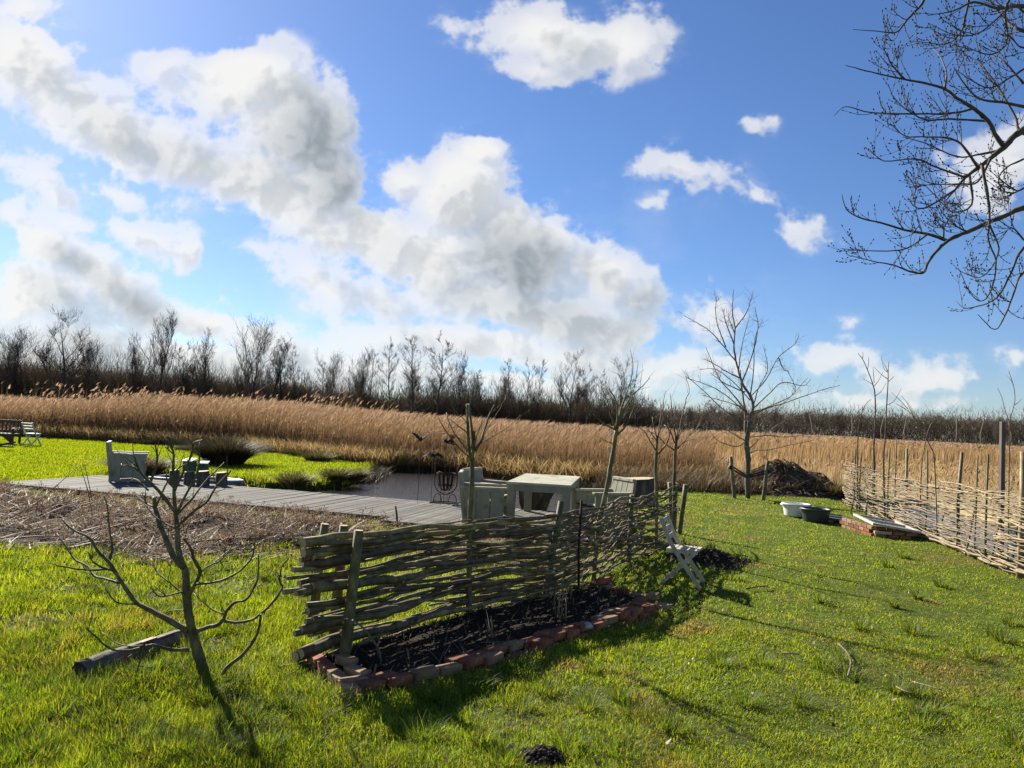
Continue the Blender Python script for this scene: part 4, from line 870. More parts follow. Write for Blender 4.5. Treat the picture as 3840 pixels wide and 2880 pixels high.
# ------------------------------------------------------------------ bare trees traced branch by branch
def path3(pts, tf, Y0, dy=0.0, wob=.0):
    """image polyline -> points in space; depth runs from Y0 to Y0 + dy along the branch"""
    ox, oy, s = tf; n = len(pts); out = []
    for i, (x, y) in enumerate(pts): out.append(at(ox + x * s, oy + y * s, Y0 + dy * (i / max(n - 1, 1)) ** 1.2))
    return out
def limb(mb, pts, r0, r1, n=6, sub=4, jit=.0):
    P = cat_spline(pts, sub) if len(pts) > 2 else [pts[0] + (pts[1] - pts[0]) * t for t in (0, .33, .66, 1)]
    m = len(P); P = [p + Vector((rnd.uniform(-jit, jit), rnd.uniform(-jit, jit), rnd.uniform(-jit, jit))) if 0 < i < m - 1 else p for i, p in enumerate(P)]
    rad = [r0 + (r1 - r0) * (i / (m - 1)) ** .85 for i in range(m)]; mb.tube(P, [r * rnd.uniform(.9, 1.12) for r in rad], n, True, .16); return P, rad
def shoots(mb, P, rad, count, ln, r0, up=.5, spread=.9, levels=1, t0=.25, buds=None, bud_r=.006, curl=.0, seed=0):
    rr = random.Random(seed); m = len(P)
    for c_ in range(count):
        i = int((t0 + (1 - t0) * rr.random()) * (m - 1)); i = min(max(i, 1), m - 2); base = P[i]; d = (P[i + 1] - P[i - 1]).normalized()
        side = Vector((rr.gauss(0, 1), rr.gauss(0, 1), rr.gauss(0, 1))); side = (side - d * side.dot(d)).normalized()
        v = (d * .75 + side * spread + Vector((0, 0, up * rr.uniform(.2, 1.2)))).normalized(); L_ = ln * rr.uniform(.45, 1.15); q = [base]; cur = v.copy(); k = 4
        for s_ in range(k):
            cur = (cur + Vector((rr.uniform(-.18, .18), rr.uniform(-.18, .18), rr.uniform(-.12, .12) + curl))).normalized(); q.append(q[-1] + cur * L_ / k)
        ra = min(r0, rad[i] * .7); mb.tube(q, [ra, ra * .85, ra * .7, ra * .55, ra * .4], 4, False)
        if buds is not None:
            for bi in (1, 2, 3, 4):
                if bi < 4 and rr.random() < .5: continue
                bd = (q[bi] - q[bi - 1]).normalized(); e = q[bi]; buds.tube([e - bd * bud_r, e + bd * bud_r * .3, e + bd * bud_r * 2.2], [bud_r * .5, bud_r, bud_r * .25], 5, True)
        if levels > 1: shoots(mb, q, [ra * .8] * 5, rr.randrange(1, 4), ln * .5, ra * .7, up, spread, levels - 1, .2, buds, bud_r, curl, rr.randrange(99999))
def traced(name, label, cat, base, trunk, limbs, mats, tw=None, seed=0):
    """trunk/limbs: (tf, pts, r0px, r1px, Y0, dy). Trunk and branches are the two parts"""
    t = empty(name, base); tag(t, label, cat); tb = MB(); bb = MB()
    for i, (lst, mb, n) in enumerate(((trunk, tb, 9), (limbs, bb, 6))):
        for k, (tf, pts, r0, r1, Y0, dy) in enumerate(lst):
            kf = tf[2] * Y0 / FPX; P, rad = limb(mb, path3(pts, tf, Y0, dy), r0 * kf, r1 * kf, n, 4, .0015 * Y0 / 5)
            if tw and i == 1: shoots(bb, P, rad, rnd.randint(*tw['n']), tw['ln'], tw['r'], tw.get('up', .5), tw.get('spread', .9), tw.get('levels', 1), tw.get('t0', .3), tw.get('buds'), tw.get('bud_r', .006), tw.get('curl', 0), seed + k)
    tb.build('trunk', [mats[0], MAT['cut']], t, base); bb.build('branches', mats[1], t, base)
    if tw and tw.get('buds') is not None: tw['buds'].build('buds', mats[-1], t, base)
    return t
Z5, Z4 = (0, 1900, .5908), (0, 1450, .452)
b = g(768, 2525); Y = b.y
traced('young_fig_tree', 'small bare young tree with spreading greenish branches in the left foreground', 'tree', b,
  [(Z5, [(1305, 1075), (1265, 950), (1235, 850), (1215, 780), (1195, 650), (1182, 520), (1178, 420), (1150, 340), (1130, 250), (1125, 130), (1112, 20), (1105, -112)], 37, 11, Y, .1)],
  [(Z5, [(1190, 790), (1080, 722), (960, 660), (870, 610), (800, 520), (740, 430), (690, 350), (620, 280), (570, 200), (490, 160), (430, 120), (400, 80)], 20, 6, Y, .45),
   (Z5, [(690, 350), (715, 270), (700, 180), (690, 100), (680, 0), (660, -70)], 10, 4, Y + .3, .2), (Z5, [(720, 405), (650, 385), (590, 350), (560, 290)], 9, 4, Y + .25, -.2), (Z5, [(700, 395), (600, 402), (520, 400), (430, 385), (360, 375)], 8, 4, Y + .25, -.35),
   (Z5, [(755, 485), (680, 460), (600, 440), (560, 380), (470, 330), (420, 250), (360, 170)], 9, 5, Y + .2, .5), (Z5, [(1200, 910), (1080, 905), (980, 880), (920, 890), (840, 910), (750, 915), (680, 890), (600, 820), (545, 770)], 13, 4, Y, -.4),
   (Z5, [(920, 880), (830, 885), (740, 865), (650, 800)], 6, 3, Y - .15, .2), (Z5, [(915, 890), (890, 970), (870, 1050)], 7, 4, Y - .15, -.1), (Z5, [(1225, 800), (1320, 765), (1380, 750), (1420, 710), (1440, 660), (1490, 610), (1560, 590), (1610, 520), (1640, 430), (1640, 300)], 16, 4, Y, -.35),
   (Z5, [(1420, 725), (1500, 735), (1590, 720), (1640, 690), (1720, 620), (1790, 520), (1775, 470), (1790, 380), (1830, 330)], 11, 4, Y - .1, -.3), (Z5, [(1430, 690), (1330, 640), (1230, 550)], 7, 3, Y - .1, .2),
   (Z5, [(1655, 682), (1645, 760), (1610, 850), (1530, 950), (1450, 1010), (1415, 1060)], 8, 13, Y - .3, .1), (Z5, [(1195, 570), (1240, 490), (1270, 410), (1230, 330), (1210, 260), (1160, 200)], 16, 6, Y, -.25),
   (Z5, [(1250, 490), (1360, 480), (1450, 450), (1530, 400), (1600, 320), (1620, 200)], 9, 4, Y - .1, -.4), (Z5, [(1265, 425), (1320, 380), (1400, 340), (1470, 260), (1500, 180)], 7, 3, Y - .1, .3), (Z5, [(1168, 390), (1100, 310), (1060, 220), (1020, 120), (985, 10), (975, -60)], 21, 12, Y, .3),
   (Z5, [(1170, 560), (1090, 490), (1000, 420), (960, 330)], 7, 4, Y, .3), (Z5, [(1185, 660), (1080, 660), (1030, 690), (1000, 620)], 5, 3, Y, .3), (Z5, [(1160, 540), (1020, 570), (960, 520)], 6, 3, Y, -.3), (Z5, [(865, 620), (750, 610), (690, 560)], 6, 3, Y + .1, -.2),
   (Z4, [(1470, 1160), (1600, 1040), (1720, 950), (1800, 820), (1915, 700)], 14, 6, Y, -.3), (Z4, [(1465, 1050), (1540, 900), (1640, 700), (1660, 450)], 14, 6, Y, .2), (Z4, [(1470, 1060), (1600, 920), (1700, 790), (1860, 630)], 13, 5, Y, .4), (Z4, [(1450, 860), (1500, 750), (1590, 560), (1610, 470), (1690, 440)], 13, 6, Y, -.2),
   (Z4, [(1460, 1050), (1330, 880), (1240, 790), (1160, 700), (1110, 580), (1060, 560)], 16, 6, Y, .1), (Z4, [(1290, 1000), (1370, 830), (1440, 720), (1540, 640), (1720, 600)], 9, 5, Y + .2, .2), (Z4, [(1280, 1000), (1200, 960), (1090, 850)], 10, 6, Y + .2, .2), (Z4, [(1445, 860), (1438, 700), (1440, 560), (1420, 500), (1390, 405)], 15, 7, Y, .1),
   (Z4, [(1440, 560), (1370, 500)], 8, 5, Y, 0), (Z4, [(1430, 510), (1455, 410)], 8, 5, Y, 0), (Z4, [(1446, 850), (1380, 760), (1400, 640)], 8, 4, Y, .2), (Z4, [(1245, 800), (1300, 650), (1302, 560), (1285, 475)], 13, 6, Y + .3, 0), (Z4, [(1150, 700), (1090, 660), (1000, 655)], 8, 5, Y + .1, 0), (Z4, [(1230, 860), (1130, 770), (1000, 765)], 8, 5, Y + .2, .2), (Z4, [(1460, 1180), (1300, 1090), (1190, 960), (1080, 850)], 8, 4, Y, .4)],
  [MAT['green_bark'], MAT['green_bark']], dict(n=(2, 4), ln=.15, r=.004, up=.8, spread=.8), 10)
Z10 = (1600, 1450, .3617); q = fp(P1[1])[0]; Y = q.y
traced('pollard_tree', 'bare pollarded young tree with cut stems rising from the wattle fence before the armchairs', 'tree', q,
  [(Z10, [(438, 2370), (440, 1900), (445, 1500), (458, 1200), (472, 950), (474, 740), (488, 600), (490, 460)], 34, 18, Y, .05)],
  [(Z10, [(462, 760), (440, 640), (428, 480), (422, 320), (420, 180)], 20, 13, Y, -.1), (Z10, [(470, 640), (472, 500), (455, 320), (442, 180)], 15, 11, Y, .15), (Z10, [(505, 665), (570, 545), (600, 450), (640, 320), (668, 255), (700, 190)], 17, 5, Y, .2),
   (Z10, [(445, 735), (340, 640), (250, 530), (180, 430), (120, 320)], 9, 4, Y, -.3), (Z10, [(430, 665), (330, 540), (260, 430), (215, 320), (205, 270)], 9, 4, Y, .3), (Z10, [(418, 475), (320, 400), (230, 330)], 7, 3, Y, -.2), (Z10, [(420, 575), (330, 530), (220, 485), (110, 475), (0, 430)], 6, 2, Y, .4), (Z10, [(540, 600), (700, 510), (860, 410), (970, 290)], 5, 2, Y, .4), (Z10, [(505, 560), (540, 450), (585, 330)], 7, 3, Y, -.3), (Z10, [(585, 500), (680, 360), (780, 190)], 6, 2, Y, .2), (Z10, [(430, 420), (380, 330), (320, 280), (250, 180)], 6, 2, Y, -.2), (Z10, [(430, 330), (460, 100), (500, -30)], 5, 2, Y, .1)],
  GB[:1] + [MAT['green_bark']], dict(n=(1, 4), ln=.22, r=.003, up=.6), 40)
Z11 = (2150, 1300, .3919); q = fp(P1[4])[0]; Y = q.y
traced('pollard_tree', 'leaning bare pollard with a pale trunk behind the middle of the wattle fence', 'tree', q,
  [(Z11, [(190, 2250), (215, 1950), (250, 1650), (300, 1450), (350, 1180), (385, 980), (412, 795)], 25, 20, Y, .3)],
  [(Z11, [(408, 800), (360, 660), (330, 530), (260, 370)], 9, 3, Y + .3, -.3), (Z11, [(412, 800), (425, 600), (400, 500), (340, 400)], 11, 4, Y + .3, 0), (Z11, [(418, 800), (470, 620), (560, 470), (660, 380), (730, 300)], 11, 3, Y + .3, .4), (Z11, [(420, 845), (500, 760), (560, 640), (592, 550)], 10, 4, Y + .3, -.2),
   (Z11, [(405, 795), (280, 730), (190, 650), (150, 600)], 9, 3, Y + .3, -.4), (Z11, [(414, 795), (455, 600), (540, 350), (572, 200), (545, 30)], 10, 2, Y + .3, .2), (Z11, [(414, 800), (440, 650), (450, 480), (490, 330), (470, 200)], 9, 3, Y + .3, .4), (Z11, [(460, 640), (520, 560), (560, 480), (600, 300), (620, 150)], 7, 2, Y + .3, .1), (Z11, [(375, 930), (358, 912)], 6, 5, Y + .25, 0)],
  GB[:1] + [MAT['green_bark']], dict(n=(2, 5), ln=.34, r=.0035, up=.8), 60)
q = fp(P1[6])[0]; Y = q.y
traced('pollard_tree', 'slim bare pollard left of its twin at the far end of the wattle fence', 'tree', q,
  [(Z11, [(790, 1990), (795, 1650), (797, 1400), (790, 1150), (797, 1000), (802, 865)], 18, 14, Y, .05)],
  [(Z11, [(788, 990), (720, 880), (660, 790), (540, 750)], 7, 2, Y, -.4), (Z11, [(812, 1025), (890, 930), (930, 800), (945, 620), (925, 450)], 9, 2, Y, -.2), (Z11, [(800, 875), (770, 760), (755, 670)], 7, 3, Y, .2), (Z11, [(805, 875), (850, 720), (860, 560), (880, 420)], 7, 2, Y, .1), (Z11, [(803, 880), (822, 760), (840, 620), (830, 500)], 7, 2, Y, .3), (Z11, [(795, 900), (740, 820), (690, 780), (640, 790)], 5, 2, Y, .3)],
  GB[:1] + [MAT['whip']], dict(n=(2, 4), ln=.28, r=.0032, up=.7), 80)
q = fp(P1[7])[0]; Y = q.y
traced('pollard_tree', 'slim bare pollard right of its twin beside the last fence post', 'tree', q,
  [(Z11, [(955, 1950), (958, 1650), (965, 1300), (975, 1050), (982, 915)], 18, 14, Y, .05)],
  [(Z11, [(966, 990), (880, 930), (800, 850), (700, 800)], 7, 2, Y, -.3), (Z11, [(972, 925), (920, 800), (870, 750)], 8, 4, Y, .2), (Z11, [(984, 915), (1000, 770), (985, 680)], 8, 4, Y, 0), (Z11, [(986, 915), (1030, 730), (1080, 500), (1110, 420), (1075, 280)], 7, 2, Y, .3), (Z11, [(996, 975), (1100, 860), (1190, 770), (1260, 560)], 6, 2, Y, .2), (Z11, [(982, 905), (960, 750), (940, 640), (1015, 545)], 8, 2, Y, -.2), (Z11, [(985, 910), (1035, 810), (1090, 660)], 6, 2, Y, -.3), (Z11, [(1000, 960), (1090, 900), (1170, 890)], 4, 2, Y, .3)],
  GB[:1] + [MAT['whip']], dict(n=(2, 4), ln=.28, r=.0032, up=.7), 100)
# staked fruit tree
Z7 = (2300, 1000, .6028); q = g(2806, 1868); Y = q.y
ST = [((825, 1085), (780, 1060), (690, 1010), (590, 1000), (480, 970)), ((858, 925), (960, 880), (1060, 850), (1200, 800), (1320, 760), (1410, 738)), ((850, 930), (750, 840), (640, 760), (540, 720), (450, 690)), ((832, 1150), (900, 1080), (1000, 1000), (1120, 940), (1330, 880)), ((838, 1165), (900, 1140), (950, 1142), (1100, 1110), (1250, 1078)),
      ((862, 800), (950, 700), (1030, 560), (1120, 490), (1155, 430)), ((852, 800), (872, 650), (880, 450), (930, 330)), ((770, 600), (690, 500), (600, 400), (520, 350), (440, 305)), ((700, 500), (640, 330), (642, 180)), ((756, 385), (830, 280), (870, 150)), ((800, 700), (700, 650), (620, 600), (560, 570)), ((812, 880), (740, 790), (660, 700), (600, 560), (570, 490)),
      ((868, 880), (900, 760), (960, 640), (935, 500)), ((862, 890), (960, 800), (1050, 720), (1180, 740), (1230, 700)), ((820, 1090), (760, 1120), (650, 1080), (600, 1020)), ((818, 950), (700, 900), (560, 770), (450, 680)), ((850, 830), (770, 740), (640, 640), (540, 640)), ((850, 1060), (960, 1050), (1080, 1060), (1240, 1040)), ((845, 940), (940, 930), (1080, 830), (1210, 690)), ((800, 720), (860, 560), (900, 380), (880, 250)), ((780, 640), (800, 480), (850, 300)), ((830, 900), (760, 860), (660, 830), (560, 800)), ((860, 910), (990, 860), (1130, 780), (1080, 640)), ((820, 780), (700, 730), (600, 660)), ((750, 480), (700, 350), (680, 260)), ((758, 420), (720, 330), (715, 290)), ((1030, 570), (1060, 640), (1090, 650))]
LB = [(Z7, list(p), rnd.uniform(3.4, 5), 1.4, Y, rnd.uniform(-1.3, 1.3)) for p in ST]
LB += [(Z7, [(842, 1010), (850, 950), (870, 870), (850, 800), (800, 720), (770, 610), (750, 500), (757, 380), (740, 280), (748, 138)], 12, 2, Y, .1), (Z7, [(828, 1100), (822, 1000), (820, 900), (800, 770), (790, 640)], 11, 3, Y, .3)]
traced('fruit_tree', 'bare staked fruit tree with wide upswept crown on the lawn', 'tree', q, [(Z7, [(838, 1445), (836, 1300), (838, 1200), (828, 1100), (842, 1010), (848, 960)], 17, 15, Y, 0)], LB, [MAT['ash_bark'], MAT['twig_brown']], dict(n=(15, 21), ln=.36, r=.004, up=.5, spread=1.0, levels=2, t0=.1), 120)
for sx0, sy0, sx1, sy1, lab in ((2755, 1870, 2740, 1712, 'round tree stake left of the fruit tree'), (2862, 1873, 2880, 1727, 'round tree stake right of the fruit tree')):
    b = g(sx0, sy0); t = empty('tree_stake', b); tag(t, lab + ', strapped to its trunk', 'stake', 'stakes of the fruit tree'); post(t, b, at(sx1, sy1, b.y), .055, .05, [MAT['stake'], MAT['stake']], 10, 'pole', .05); pole_ = t.children[0]
    z0 = at(sx1, sy1 + 40, b.y); tr = at(2803, sy1 + (78 if sx0 < 2800 else 60), q.y)
    for dz in (-.04, .04):
        mb = MB(); mb.beam(z0 + Vector((0, -.05, dz)), tr + Vector((0, -.06, dz * .6)), .006, .045); mb.build('strap', MAT['strap'], t)
    mb = MB(); mb.tube([(z0.x, z0.y, z0.z - .05), (z0.x, z0.y, z0.z + .05)], .06, 10); mb.build('strap_wrap', MAT['strap'], t)
    mb = MB(); mb.tube([(tr.x, q.y, tr.z - .05), (tr.x, q.y, tr.z + .05)], .07, 10); mb.build('strap_wrap', MAT['strap'], t)
# whips growing out of the right fence
Z6 = (3000, 1300, .5426)
WH = [('taller left whip, tall thin bare sapling in the right fence leaning left at the top', [[(512, 980), (515, 820), (510, 700), (520, 500), (518, 330), (500, 250), (470, 170), (435, 90), (400, 45)], [(500, 260), (470, 240), (435, 220)], [(522, 340), (560, 310), (595, 250)], [(515, 270), (545, 230), (575, 170)], [(465, 160), (475, 110), (472, 70)], [(512, 250), (508, 190), (505, 140)], [(430, 85), (436, 60), (432, 35)]]),
      ('straighter right whip, tall thin bare sapling in the right fence', [[(585, 990), (578, 800), (590, 620), (598, 420), (608, 250), (610, 150), (615, 100)], [(598, 405), (650, 375), (700, 290)], [(608, 225), (560, 190), (512, 140)], [(612, 240), (640, 215), (648, 205)], [(610, 180), (580, 150), (560, 60)], [(605, 170), (585, 125), (570, 110)]]),
      ('short faint whip left of the two tall saplings in the fence', [[(396, 960), (398, 720), (405, 560), (430, 450), (460, 390), (492, 365)], [(415, 500), (405, 450), (408, 430)], [(432, 450), (432, 420), (428, 400)]]),
      ('whip bent over to the right beyond the thick stake', [[(828, 1010), (840, 850), (860, 700), (880, 600), (910, 530), (955, 488)], [(875, 640), (870, 690)]]),
      ('whip bent over to the left with a forked tip', [[(965, 910), (930, 800), (900, 690), (840, 580), (790, 490), (740, 440), (665, 395)], [(780, 470), (740, 390), (700, 340)], [(745, 430), (690, 370), (630, 315)], [(790, 490), (770, 430), (735, 370)]]),
      ('forked whip rising beside the square post at the right edge', [[(1438, 1000), (1448, 700), (1450, 520), (1470, 440), (1485, 370), (1478, 280), (1442, 165)], [(1445, 515), (1415, 430), (1395, 350), (1365, 285)], [(1486, 400), (1510, 385), (1530, 362)], [(1475, 265), (1450, 220), (1420, 195)]])]
for i, (lab, paths) in enumerate(WH):
    s_ = fq.at_px(3000 + paths[0][0][0] * .5426, .7); q = fq(s_)[0]; t = empty('sapling', q); tag(t, lab, 'sapling', 'saplings growing out of the right fence')
    tb, bb = MB(), MB(); kf = .5426 * q.y / FPX; pts = path3(paths[0], Z6, q.y, 0); pts[0] = q.copy(); P, rad = limb(tb, pts, (7 if i < 2 else 4.5) * kf, 1.6 * kf, 6)
    for p in paths[1:]: limb(bb, path3(p, Z6, q.y, rnd.uniform(-.4, .4)), 2.6 * kf, 1.2 * kf, 4)
    tb.build('stem', MAT['whip'], t, q); bb.build('twigs', MAT['whip'], t, q)
# ash branches hanging in from the right
Z8 = (3040, 0, .7835); YA = 8.5; ab = Vector((8.2, 8.8, 0)); bd = MB()
AL = [([(1400, 420), (1021, 620), (930, 700), (820, 790), (740, 850), (690, 910), (640, 965)], 22, 5), ([(925, 700), (880, 640), (850, 580), (780, 520), (700, 470), (650, 430), (560, 400), (450, 380), (290, 345), (215, 325), (165, 312)], 12, 3), ([(1400, 900), (1021, 995), (950, 1025), (850, 1065), (750, 1110), (660, 1150), (600, 1205), (560, 1260), (540, 1305), (480, 1300), (400, 1270), (300, 1250), (175, 1220)], 15, 3), ([(655, 1152), (560, 1120), (450, 1100), (330, 1065), (230, 1040), (170, 1000), (150, 930)], 8, 3), ([(820, 790), (840, 900), (855, 1000), (855, 1065), (850, 1150), (885, 1250), (870, 1370), (825, 1440), (770, 1410), (710, 1290)], 8, 3), ([(1250, 1000), (1021, 1185), (970, 1280), (910, 1400), (850, 1450), (740, 1475), (695, 1440)], 8, 3), ([(1250, 1100), (1021, 1300), (980, 1380), (930, 1510), (880, 1577), (800, 1505)], 7, 3),
      ([(1400, 100), (1021, 30), (900, 40), (780, 10), (690, 50), (560, 75)], 13, 3), ([(560, -60), (530, 20), (460, 95), (410, 155), (330, 150), (200, 140)], 8, 3), ([(1300, 260), (1021, 150), (960, 120), (900, 60), (840, -20)], 11, 5), ([(760, -20), (740, 80), (720, 150), (650, 210), (490, 197)], 7, 3), ([(960, -20), (930, 60), (940, 200), (870, 260), (780, 240), (690, 215)], 7, 3), ([(1300, 560), (1021, 510), (920, 490), (800, 470), (720, 380), (685, 320)], 10, 3), ([(850, 580), (660, 570), (560, 575), (480, 540), (400, 470), (370, 400)], 6, 3), ([(800, 800), (720, 690), (650, 660), (560, 655), (450, 650), (380, 590)], 7, 3), ([(740, 850), (600, 800), (500, 760), (350, 770), (275, 710)], 6, 3), ([(690, 910), (560, 990), (500, 990), (465, 945)], 6, 3), ([(780, 520), (690, 540), (560, 545), (300, 540), (170, 510), (110, 555)], 6, 3), ([(640, 430), (650, 350), (620, 270), (590, 235)], 6, 3), ([(450, 380), (390, 310), (340, 215)], 6, 3),
      ([(1300, 700), (1021, 640), (980, 560), (900, 420), (830, 330), (780, 290)], 9, 3), ([(900, 720), (800, 740), (700, 750), (560, 690), (440, 655)], 6, 3), ([(860, 760), (800, 870), (720, 880), (590, 880), (510, 850)], 6, 3), ([(760, 840), (770, 980), (680, 1015), (600, 940), (530, 870)], 6, 3), ([(1021, 330), (940, 380), (840, 420), (690, 330)], 6, 3), ([(1200, 200), (1021, 230), (960, 180), (940, 250)], 6, 3), ([(1021, 760), (940, 800), (900, 860), (930, 980), (870, 960)], 5, 3), ([(855, 1075), (900, 1190), (860, 1290), (800, 1330), (740, 1300)], 5, 3), ([(1021, 1150), (960, 1090), (900, 1160)], 5, 3), ([(560, 1120), (480, 1180), (400, 1200), (240, 1200), (145, 1190)], 5, 3), ([(750, 1110), (690, 1080), (670, 1070)], 5, 3), ([(635, 1150), (635, 1090), (600, 1080)], 5, 3), ([(1021, 900), (960, 930), (890, 960)], 5, 3), ([(1021, 60), (960, 30), (820, 150), (700, 170), (560, 110)], 6, 3), ([(1021, 400), (930, 300), (880, 270), (820, 310)], 6, 3)]
LB = [(Z8, list(p), r0, r1 * .5, YA + rnd.uniform(-.5, .5) * (r0 < 9), rnd.uniform(-.9, .9)) for p, r0, r1 in AL]
tr = [at(4330, 860, 8.7), at(4560, 700, 8.8), at(4700, 1200, 8.8)]
t = traced('ash_tree', 'bare ash branches with black buds hanging in from the upper right', 'tree', ab, [], LB, [MAT['ash_bark'], MAT['twig_dark'], MAT['strap']], dict(n=(8, 13), ln=.36, r=.005, up=.3, spread=.75, levels=2, t0=.2, buds=bd, bud_r=.0078, curl=.17), 300)
for ch in list(t.children):
    if ch.name.startswith('trunk'): bpy.data.objects.remove(ch)
mb = MB(); mb.tube(cat_spline([ab - Vector((0, 0, .2)), ab + Vector((.05, 0, 1.5)), ab + Vector((-.1, 0, 3.2)), ab + Vector((.1, .1, 5.2)), ab + Vector((.3, .2, 8))], 4), [.24, .22, .2, .19, .18, .18, .175, .17, .16, .15, .14, .13, .12, .11, .1, .09, .08], 12, True, .08)
JN = [at(4230, 250, 8.7), at(4260, 560, 8.5), at(4240, 900, 8.4)]
for J, zb in zip(JN, (4.6, 3.6, 2.7)):
    q = Vector((ab.x, ab.y, zb)); limb(mb, [q, q.lerp(J, .3) + Vector((0, .15, .25)), q.lerp(J, .65) + Vector((0, -.1, .22)), J], .10, .055, 8, 4, .012)
for (p, r0, r1) in AL:
    if p[0][0] > 1100:
        e = at(3040 + p[0][0] * .7835, p[0][1] * .7835, YA); J = min(JN, key=lambda j: (j - e).length); limb(mb, [J, J.lerp(e, .5) + Vector((rnd.uniform(-.08, .08), rnd.uniform(-.15, .15), rnd.uniform(-.05, .1))), e], max(.03, r0 * .0022), r0 * .7835 * YA / FPX, 6, 4, .01)
mb.build('trunk', MAT['ash_bark'], t, ab)

# ------------------------------------------------------------------ trees of the woods behind the reeds
def grow(seed, h, style):
    """bare tree of height h at the origin -> (trunk MB, branches MB)"""
    rr = random.Random(seed); tb, bb = MB(), MB()
    S = dict(alder=dict(n=15, ang=(45, 70), ln=.20, sub=5, up=.30, t0=.35), birch=dict(n=15, ang=(22, 40), ln=.42, sub=6, up=.45, t0=.25), oak=dict(n=9, ang=(35, 60), ln=.52, sub=7, up=.25, t0=.2), multi=dict(n=13, ang=(14, 34), ln=.62, sub=6, up=.35, t0=.10), cone=dict(n=26, ang=(55, 80), ln=.22, sub=5, up=.15, t0=.12))[style]
    P = [Vector((0, 0, -.4))]; d = Vector((0, 0, 1)); m = 9
    for i in range(m):
        d = (d + Vector((rr.uniform(-.09, .09), rr.uniform(-.09, .09), .05))).normalized(); P.append(P[-1] + d * (h + .4) / m)
    r0 = h * (.016 if style in ('alder', 'birch') else .02)
    if style == 'oak': r0 = h * .028
    RD = [r0 * (1 - .93 * (i / m) ** .9) for i in range(m + 1)]; tb.tube(P, RD, 6)
    def br(p, d, L_, r, lev):
        k = 4 if lev < 2 else 3; q = [p]; cur = d.copy()
        for i in range(k):
            cur = (cur + Vector((rr.uniform(-.25, .25), rr.uniform(-.25, .25), rr.uniform(-.15, .15) + S['up'] * .35))).normalized(); q.append(q[-1] + cur * L_ / k)
        bb.tube(q, [max(r * (1 - .75 * i / k), .007) for i in range(k + 1)], 4 if lev == 0 else 3, False)
        if lev < 3:
            for c_ in range(S['sub'] if lev < 2 else 4):
                i = rr.randrange(1, k + 1); dd = (q[i] - q[i - 1]).normalized(); sd_ = Vector((rr.gauss(0, 1), rr.gauss(0, 1), rr.gauss(0, .7))).normalized()
                br(q[i], (dd * .8 + sd_ * .75 + Vector((0, 0, S['up'] * .6))).normalized(), L_ * rr.uniform(.38, .62), max(r * .5, .008), lev + 1)
    for c_ in range(S['n']):
        f = S['t0'] + (1 - S['t0']) * (c_ + rr.random()) / S['n']; i = min(int(f * m), m - 1); p = P[i].lerp(P[i + 1], f * m - i); az = c_ * 2.4 + rr.uniform(-.5, .5); an = R(rr.uniform(*S['ang'])) * (1 - .3 * f)
        br(p, Vector((math.sin(an) * math.cos(az), math.sin(an) * math.sin(az), math.cos(an))), h * S['ln'] * (1.15 - .75 * f if style != 'alder' else 1 - .3 * f) * rr.uniform(.7, 1.15), RD[i] * .6, 0)
    return tb, bb
PROTO = {}
for i, (nm, st_) in enumerate((('alder', 'alder'), ('alder2', 'alder'), ('birch', 'birch'), ('birch2', 'birch'), ('oak', 'oak'), ('multi', 'multi'), ('multi2', 'multi'), ('cone', 'cone'))):
    tb, bb = grow(50 + i, 10.0, st_); zk = 10.0 / max(v[2] for v in tb.v + bb.v)
    for q_ in (tb, bb): q_.v = [(v[0] * zk, v[1] * zk, v[2] * zk) for v in q_.v]
    PROTO[nm] = (tb.mesh('trunk', MAT['bark_dark']), bb.mesh('crown', MAT['twig_dark']))
def plant_tree(name, proto, loc, h, rz, label, group, w=1.0):
    t = empty(name, loc, rz); k = h / 10.0; t.scale = (k * w, k * w, k); tag(t, label, 'tree', group)
    for me, pn in zip(PROTO[proto], ('trunk', 'crown')):
        o = bpy.data.objects.new(pn, me); COL.objects.link(o); o.parent = t
    return t
G1 = 'bare trees of the wood behind the reeds'
